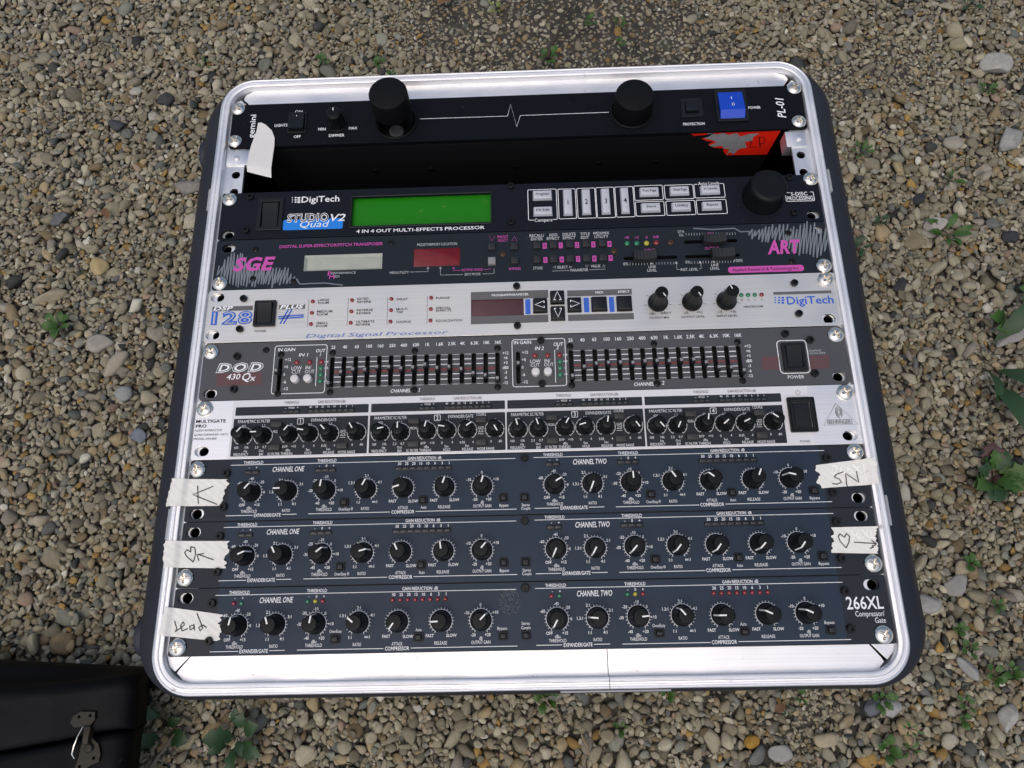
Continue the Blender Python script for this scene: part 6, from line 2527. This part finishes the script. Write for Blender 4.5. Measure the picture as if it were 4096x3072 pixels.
# ------------------------------------------------------------------ single stones lying on the gravel
def stone(x, y, size, ratio, col, label, seed, cuts=7, rough=.05, yaw=0.0, speck=None, lift=.12):
    rng = np.random.default_rng(seed); size *= .84; P_ = pebble_shape(rng, IV3, ratio, cuts, rough) * size
    me = bpy.data.meshes.new('stone'); me.from_pydata(P_.tolist(), [], IF3)
    me.materials.append(mat('stone_%d' % seed, col, .8, 0, .3, bump=.6, bscale=350, var=.3 if speck is None else min(.6, speck * 1.6 + .1), vscale=140))
    me.shade_smooth()
    o = link('stone', me, None, (x, y, max(gravel_height(x, y), -.004) + size * ratio[1] * lift), (rng.normal(0, .1), rng.normal(0, .1), yaw))
    tag(o, label, 'stone', 'larger stones lying among the gravel'); return o
STN = [(-.508, .652, .030, (.45, .4), (.20, .19, .17), 'black and cream speckled stone standing in gravel left of the rack', 3, .0, .55),
 (-.444, .722, .026, (.62, .5), (.17, .17, .175), 'grey angular stone just left of the rack top corner', 4, .5, .3),
 (.751, .826, .034, (.75, .35), (.33, .32, .29), 'pale flat limestone chunk near the upper right corner', 0, .3, .2),
 (.742, .690, .034, (.6, .4), (.28, .28, .26), 'rough grey-white stone at the right edge, upper part', 6, .7, .25),
 (.658, .688, .018, (.9, .5), (.28, .26, .21), 'round beige stone below the pale limestone at upper right', 5, .0, .12),
 (.705, .870, .018, (.8, .5), (.26, .23, .15), 'square tan stone at the far upper right', 8, .2, .12),
 (.571, .527, .024, (.8, .45), (.19, .16, .10), 'brown flat stone right of the rack beside a weed', 9, .3, .15),
 (.601, .545, .020, (.72, .5), (.34, .32, .28), 'pale oval stone touching the brown flat stone at right', 10, .1, .12),
 (.706, .525, .017, (.7, .5), (.035, .037, .042), 'black slate chip at the right edge', 11, .2, .2),
 (.586, .590, .016, (.6, .5), (.03, .032, .036), 'black slate chip beside a two-leaf weed at right', 12, .6, .2),
 (.536, .455, .016, (.7, .5), (.035, .036, .04), 'black slate chip beside the rack, right of the pink logo', 13, 1.2, .2),
 (.672, .372, .032, (.45, .35), (.26, .25, .24), 'long grey stone slab at right edge below the brown stones', 14, .5, .15),
 (.612, .352, .018, (.45, .45), (.22, .20, .16), 'long tan stone right of the silver signal processor', 15, .9, .12),
 (.531, .045, .020, (.75, .4), (.25, .245, .23), 'pale triangular stone right of the lowest compressor', 16, .5, .15),
 (.470, .158, .018, (.5, .35), (.055, .06, .068), 'dark blue-grey slate chip right of the middle compressor', 17, 1.9, .2),
 (-.578, .368, .030, (.42, .35), (.30, .27, .21), 'long boot-shaped beige stone left of the grey equalizer', 18, .8, .1),
 (-.604, .402, .023, (.85, .5), (.29, .27, .23), 'pitted rounded stone beside the leafy weed at left', 19, .2, .2),
 (-.626, .522, .020, (.8, .5), (.37, .29, .15), 'smooth ochre pebble above the leafy weed at left', 21, -.6, .1),
 (-.560, .323, .017, (.8, .5), (.24, .25, .245), 'smooth grey triangular pebble left of the noise gate', 22, .2, .08),
 (-.530, .262, .016, (.85, .45), (.15, .17, .20), 'blue-grey pebble left of the upper compressor', 23, .3, .1),
 (-.637, .772, .022, (.55, .4), (.05, .055, .06), 'dark slate stone at upper left in gravel', 24, -.7, .25),
 (-.566, .815, .020, (.8, .5), (.045, .045, .047), 'black slate chunk between beige stones at upper left', 25, .4, .25),
 (-.700, .604, .022, (.55, .4), (.10, .105, .11), 'grey slate stone near the left edge', 26, .1, .3),
 (-.690, .475, .030, (.38, .4), (.28, .245, .175), 'long tan stone at left edge beneath the slate stones', 27, .4, .12),
 (-.752, .470, .0, (.5, .5), (.3, .3, .3), '', 28, 0, 0),
 (.258, -.128, .012, (.75, .6), (.33, .19, .035), 'bright ochre pebble at the bottom edge, right of centre', 29, .2, .08),
 (.345, -.126, .022, (.5, .4), (.33, .28, .19), 'wide tan stone with orange stain at bottom right', 30, .1, .2),
 (.290, -.140, .018, (.65, .45), (.27, .27, .255), 'pale grey block-shaped pebble at the bottom edge', 31, 0, .1),
 (.425, -.093, .016, (.85, .6), (.30, .295, .28), 'rough white stone below the rack lower right corner', 32, 0, .3),
 (.405, -.092, .014, (.75, .5), (.11, .12, .135), 'blue-grey pebble beside the rough white stone', 33, .7, .1),
 (.558, -.108, .024, (.5, .45), (.33, .32, .29), 'whitish fossil-like stone at lower right edge', 34, 1.0, .25),
 (.493, .024, .018, (.85, .5), (.26, .26, .245), 'rough grey stone right of the rack lower corner', 35, .2, .25),
 (.527, -.052, .022, (.45, .4), (.27, .27, .26), 'long pale grey stone between weeds at lower right', 36, 2.4, .15)]
for x, y, s_, rt, c, lb, sd_, yw, sp in STN:
    if s_ > 0: stone(x, y, s_, rt, c, lb, 100 + sd_, 6 if sp > .12 else 4, .06 if sp > .2 else .02, yw, sp)

# ------------------------------------------------------------------ weeds and twigs
def leaf_material(name, col):
    M = mat(name, col, .5, 0, .4, var=.3, vscale=120); b = M.node_tree.nodes['Principled BSDF']
    b.inputs['Subsurface Weight'].default_value = 0
    return M
LM = {'g': leaf_material('leaf_green', (.034, .088, .012)), 'd': leaf_material('leaf_dark', (.022, .055, .018)), 'p': leaf_material('leaf_purple', (.075, .035, .035)), 'y': leaf_material('leaf_yellow_green', (.16, .20, .03))}
LEAF = {}
def leaf_mesh(kind, col):
    if (kind, col) in LEAF: return LEAF[(kind, col)]
    n = 10; V = []; F = []
    for i in range(n + 1):
        t = i / n
        if kind == 'round': w = .36 * math.sin(math.pi * min(1, t * .97 + .03)) ** .62
        elif kind == 'lance': w = .17 * math.sin(math.pi * t) ** .8 * (1 + .12 * (i % 2))
        else: w = .30 * math.sin(math.pi * t) ** .7 * (1 + .35 * (1 if i % 3 == 1 else -.45 if i % 3 == 0 else 0))
        z = .22 * math.sin(t * 2.6)
        V += [(t, -w, z + .25 * w), (t, 0, z), (t, w, z + .25 * w)]
    for i in range(n):
        a = 3 * i; F += [(a, a + 3, a + 4, a + 1), (a + 1, a + 4, a + 5, a + 2)]
    m_ = bpy.data.meshes.new('leaf'); m_.from_pydata(V, [], F); m_.materials.append(LM[col]); m_.shade_smooth()
    LEAF[(kind, col)] = m_; return m_
def weed(x, y, size, nl, kind, col, label, seed, elev=(15, 50), name='weed', cat='weed', group='small weeds growing in the gravel', dirs=None):
    size *= .70 if size < .03 else .9; nl = nl + (2 if size < .03 else 1); rnd = random.Random(seed); z0 = max(gravel_height(x, y), -.006)
    r = tag(empty(name, (x, y, z0)), label, cat, group)
    for i in range(nl):
        a = (360 * i / nl + rnd.uniform(-30, 30)) if dirs is None else dirs[i % len(dirs)] + rnd.uniform(-12, 12)
        L_ = size * rnd.uniform(.6, 1.1); e = rnd.uniform(*elev); c = col if len(col) == 1 else rnd.choice(col)
        st_ = size * rnd.uniform(.1, .55)
        bx, by, bz = st_ * math.cos(rad(a)), st_ * math.sin(rad(a)), .004 + st_ * .5 * rnd.random()
        link('leaf', leaf_mesh(kind, c), r, (bx, by, bz), (rnd.uniform(-.3, .3), -rad(e) * .5, rad(a + rnd.uniform(-25, 25))), (L_, L_ * rnd.uniform(.8, 1.2), L_))
        # stalk
        V = [(0, -.0006, 0), (0, .0006, 0), (bx, by - .0005, bz), (bx, by + .0005, bz), (0, 0, .001), (bx, by, bz + .0008)]
        me = bpy.data.meshes.new('stalk'); me.from_pydata(V, [], [(0, 2, 5, 4), (4, 5, 3, 1), (0, 1, 3, 2)]); me.materials.append(LM['p'] if rnd.random() < .5 else LM['d']); link('stalk', me, r)
    return r
WD = [(-.665, .425, .024, 9, 'round', 'g', 'leafy green weed with rounded leaves left of the rack', 1),
 (-.445, -.100, .034, 6, 'lobed', 'd', 'dark leafy weed in shade between black case and rack bottom', 2),
 (-.352, -.112, .036, 8, 'lobed', 'd', 'large dark leafy weed below the rack lower left corner', 3),
 (.052, .872, .024, 5, 'round', 'g', 'green three-leaf weed beside the twig above the rack', 4),
 (-.312, .880, .016, 4, 'round', 'g', 'small green weed above the rack, leftmost along its top edge', 5),
 (-.222, .872, .015, 4, 'round', 'g', 'small green weed above the left lamp', 6),
 (-.200, .850, .012, 3, 'round', 'g', 'tiny green weed touching the top rim above the left lamp', 7),
 (-.030, .975, .020, 5, 'lance', 'y', 'yellowish sprig at the top edge near the middle', 8),
 (.122, .940, .017, 4, 'round', 'g', 'small green weed at top, right of the twig', 9),
 (.172, .934, .016, 3, 'round', 'g', 'small green weed at top, farthest right of the top trio', 10),
 (.168, .894, .013, 3, 'round', 'g', 'tiny green weed just above the top rim right of centre', 11),
 (.733, .945, .024, 5, 'lance', 'd', 'green weed at the top right corner', 12),
 (.724, .778, .018, 5, 'lobed', 'g', 'small weed beneath the pale limestone chunk', 13),
 (.520, .675, .024, 6, 'lance', 'g', 'green weed with toothed leaves beside the rack upper right', 14),
 (.639, .620, .020, 4, 'lance', 'g', 'two-leaf seedling among pebbles right of the rack', 15),
 (.527, .557, .014, 6, 'round', 'd', 'small bushy weed beside the rack near the pink logo', 16),
 (.614, .530, .030, 8, 'lance', 'g', 'wide leafy weed right of the rack, largest of the upper ones', 17),
 (.488, .514, .020, 6, 'lobed', 'd', 'dark weed tucked against the rack right side', 18),
 (.690, .392, .055, 4, 'lobed', 'g', 'big toothed-leaf weed at the right edge, upper half', 19),
 (.630, .338, .090, 3, 'lance', 'd', 'tall weed with long hanging blade leaves at right', 20),
 (.605, .175, .034, 20, 'lobed', 'ddgp', 'bushy green and purple weed at right beside the compressors', 21),
 (.552, .070, .016, 5, 'round', 'g', 'small green weed right of the lowest compressor', 22),
 (.573, .020, .012, 4, 'round', 'g', 'tiny weed at the right edge, near the lower right corner group', 23),
 (.522, -.006, .013, 4, 'round', 'g', 'small weed above the lower right corner', 24),
 (.530, -.028, .014, 4, 'lobed', 'g', 'small lobed weed at lower right, second in the row', 25),
 (.552, -.060, .018, 4, 'round', 'g', 'round-leaf weed beside the long pale grey stone', 26),
 (.574, -.056, .016, 4, 'round', 'g', 'round-leaf weed at the lower right edge', 27),
 (.415, -.084, .018, 5, 'lobed', 'g', 'green weed below the rack lower right corner', 28),
 (.514, -.090, .015, 5, 'lobed', 'g', 'small weed left of the whitish fossil-like stone', 29),
 (.508, -.107, .015, 5, 'round', 'g', 'small weed beneath its twin at lower right', 30),
 (.439, -.115, .015, 4, 'lance', 'g', 'thin upright weed at bottom right', 31),
 (.413, -.136, .020, 5, 'round', 'g', 'green clover-like weed at the bottom edge, right', 32),
 (.440, -.138, .014, 4, 'lance', 'g', 'thin weed beside the clover-like weed at bottom right', 33),
 (.321, -.078, .012, 4, 'lance', 'g', 'small weed under the rack bottom edge at right', 34),
 (.302, -.092, .012, 4, 'lance', 'd', 'tiny dark weed in bare soil below the rack', 35),
 (.162, -.073, .012, 3, 'round', 'g', 'tiny weed peeking from under the rack bottom edge', 36),
 (.018, -.075, .020, 5, 'lobed', 'g', 'green weed under the middle of the rack bottom edge', 37),
 (.104, -.110, .014, 4, 'round', 'g', 'small weed at the bottom edge near the middle', 38),
 (-.506, .880, .016, 3, 'lance', 'g', 'thin green shoot at upper left among pebbles', 39)]
for w in WD: weed(*w[:7], 40 + w[7], dirs={20: (-95, -120, 60, -70)}.get(w[7]))
dl = leaf_mesh('lobed', 'p').copy(); dl.materials.clear(); dl.materials.append(mat('dry_leaf', (.13, .065, .025), .7, var=.35, vscale=150))
for (x, y, s_, yw, lb) in ((-.128, .985, .040, 40, 'brown dry leaf lying at the top edge of the gravel'), (.30, -.088, .016, 200, 'small brown dry leaf in the bare soil below the rack'), (-.62, .60, .018, 120, 'small brown dry leaf on gravel left of the rack')):
    tag(link('dry_leaf', dl, None, (x, y, max(gravel_height(x, y), 0) + .004), (.2, -.1, rad(yw)), (s_, s_, s_ * .6)), lb, 'leaf', 'dry leaves on the gravel')
def twig(p0, p1, r, label, seed, col=(.12, .085, .05)):
    rnd = random.Random(seed); n = 9; V = []; F = []; z0 = max(gravel_height(*p0), gravel_height(*p1), 0) + .006
    d = Vector((p1[0] - p0[0], p1[1] - p0[1])); nn = Vector((-d.y, d.x)).normalized()
    off = 0
    for i in range(n):
        t = i / (n - 1); off += rnd.uniform(-.0018, .0018); q = d * t + nn * off; rr = r * (1 - .55 * t) * rnd.uniform(.85, 1.15)
        for k in range(6): a = k * math.pi / 3; V.append((q.x + nn.x * rr * math.cos(a), q.y + nn.y * rr * math.cos(a), rr * math.sin(a) + .004 * math.sin(t * 5 + seed)))
    for i in range(n - 1):
        for k in range(6): F.append((i * 6 + k, i * 6 + (k + 1) % 6, i * 6 + 6 + (k + 1) % 6, i * 6 + 6 + k))
    F += [tuple(range(5, -1, -1)), tuple((n - 1) * 6 + k for k in range(6))]
    me = bpy.data.meshes.new('twig'); me.from_pydata(V, [], F); me.materials.append(mat('bark_%d' % seed, col, .85, var=.35, vscale=300)); me.shade_smooth()
    tag(link('twig', me, None, (p0[0], p0[1], z0)), label, 'twig', 'dry twigs lying on the gravel')
twig((-.581, .709), (-.590, .770), .0018, 'thin dry twig at upper left of the gravel', 1, (.17, .13, .08))
twig((-.544, .255), (-.564, .300), .0016, 'thin brown twig left of the compressors', 2, (.13, .09, .05))
twig((.041, -.112), (.012, -.072), .0014, 'thin pale twig below the rack, left one of two', 3, (.24, .18, .11))
twig((.064, -.138), (.053, -.104), .0014, 'thin pale twig below the rack, right one of two', 4, (.24, .18, .11))
twig((.050, .868), (.098, .972), .0030, 'dark brown twig above the middle of the rack', 5, (.045, .032, .022))
twig((-.455, -.150), (-.430, -.105), .0028, 'grey twig beside the black instrument case', 6, (.16, .14, .11))
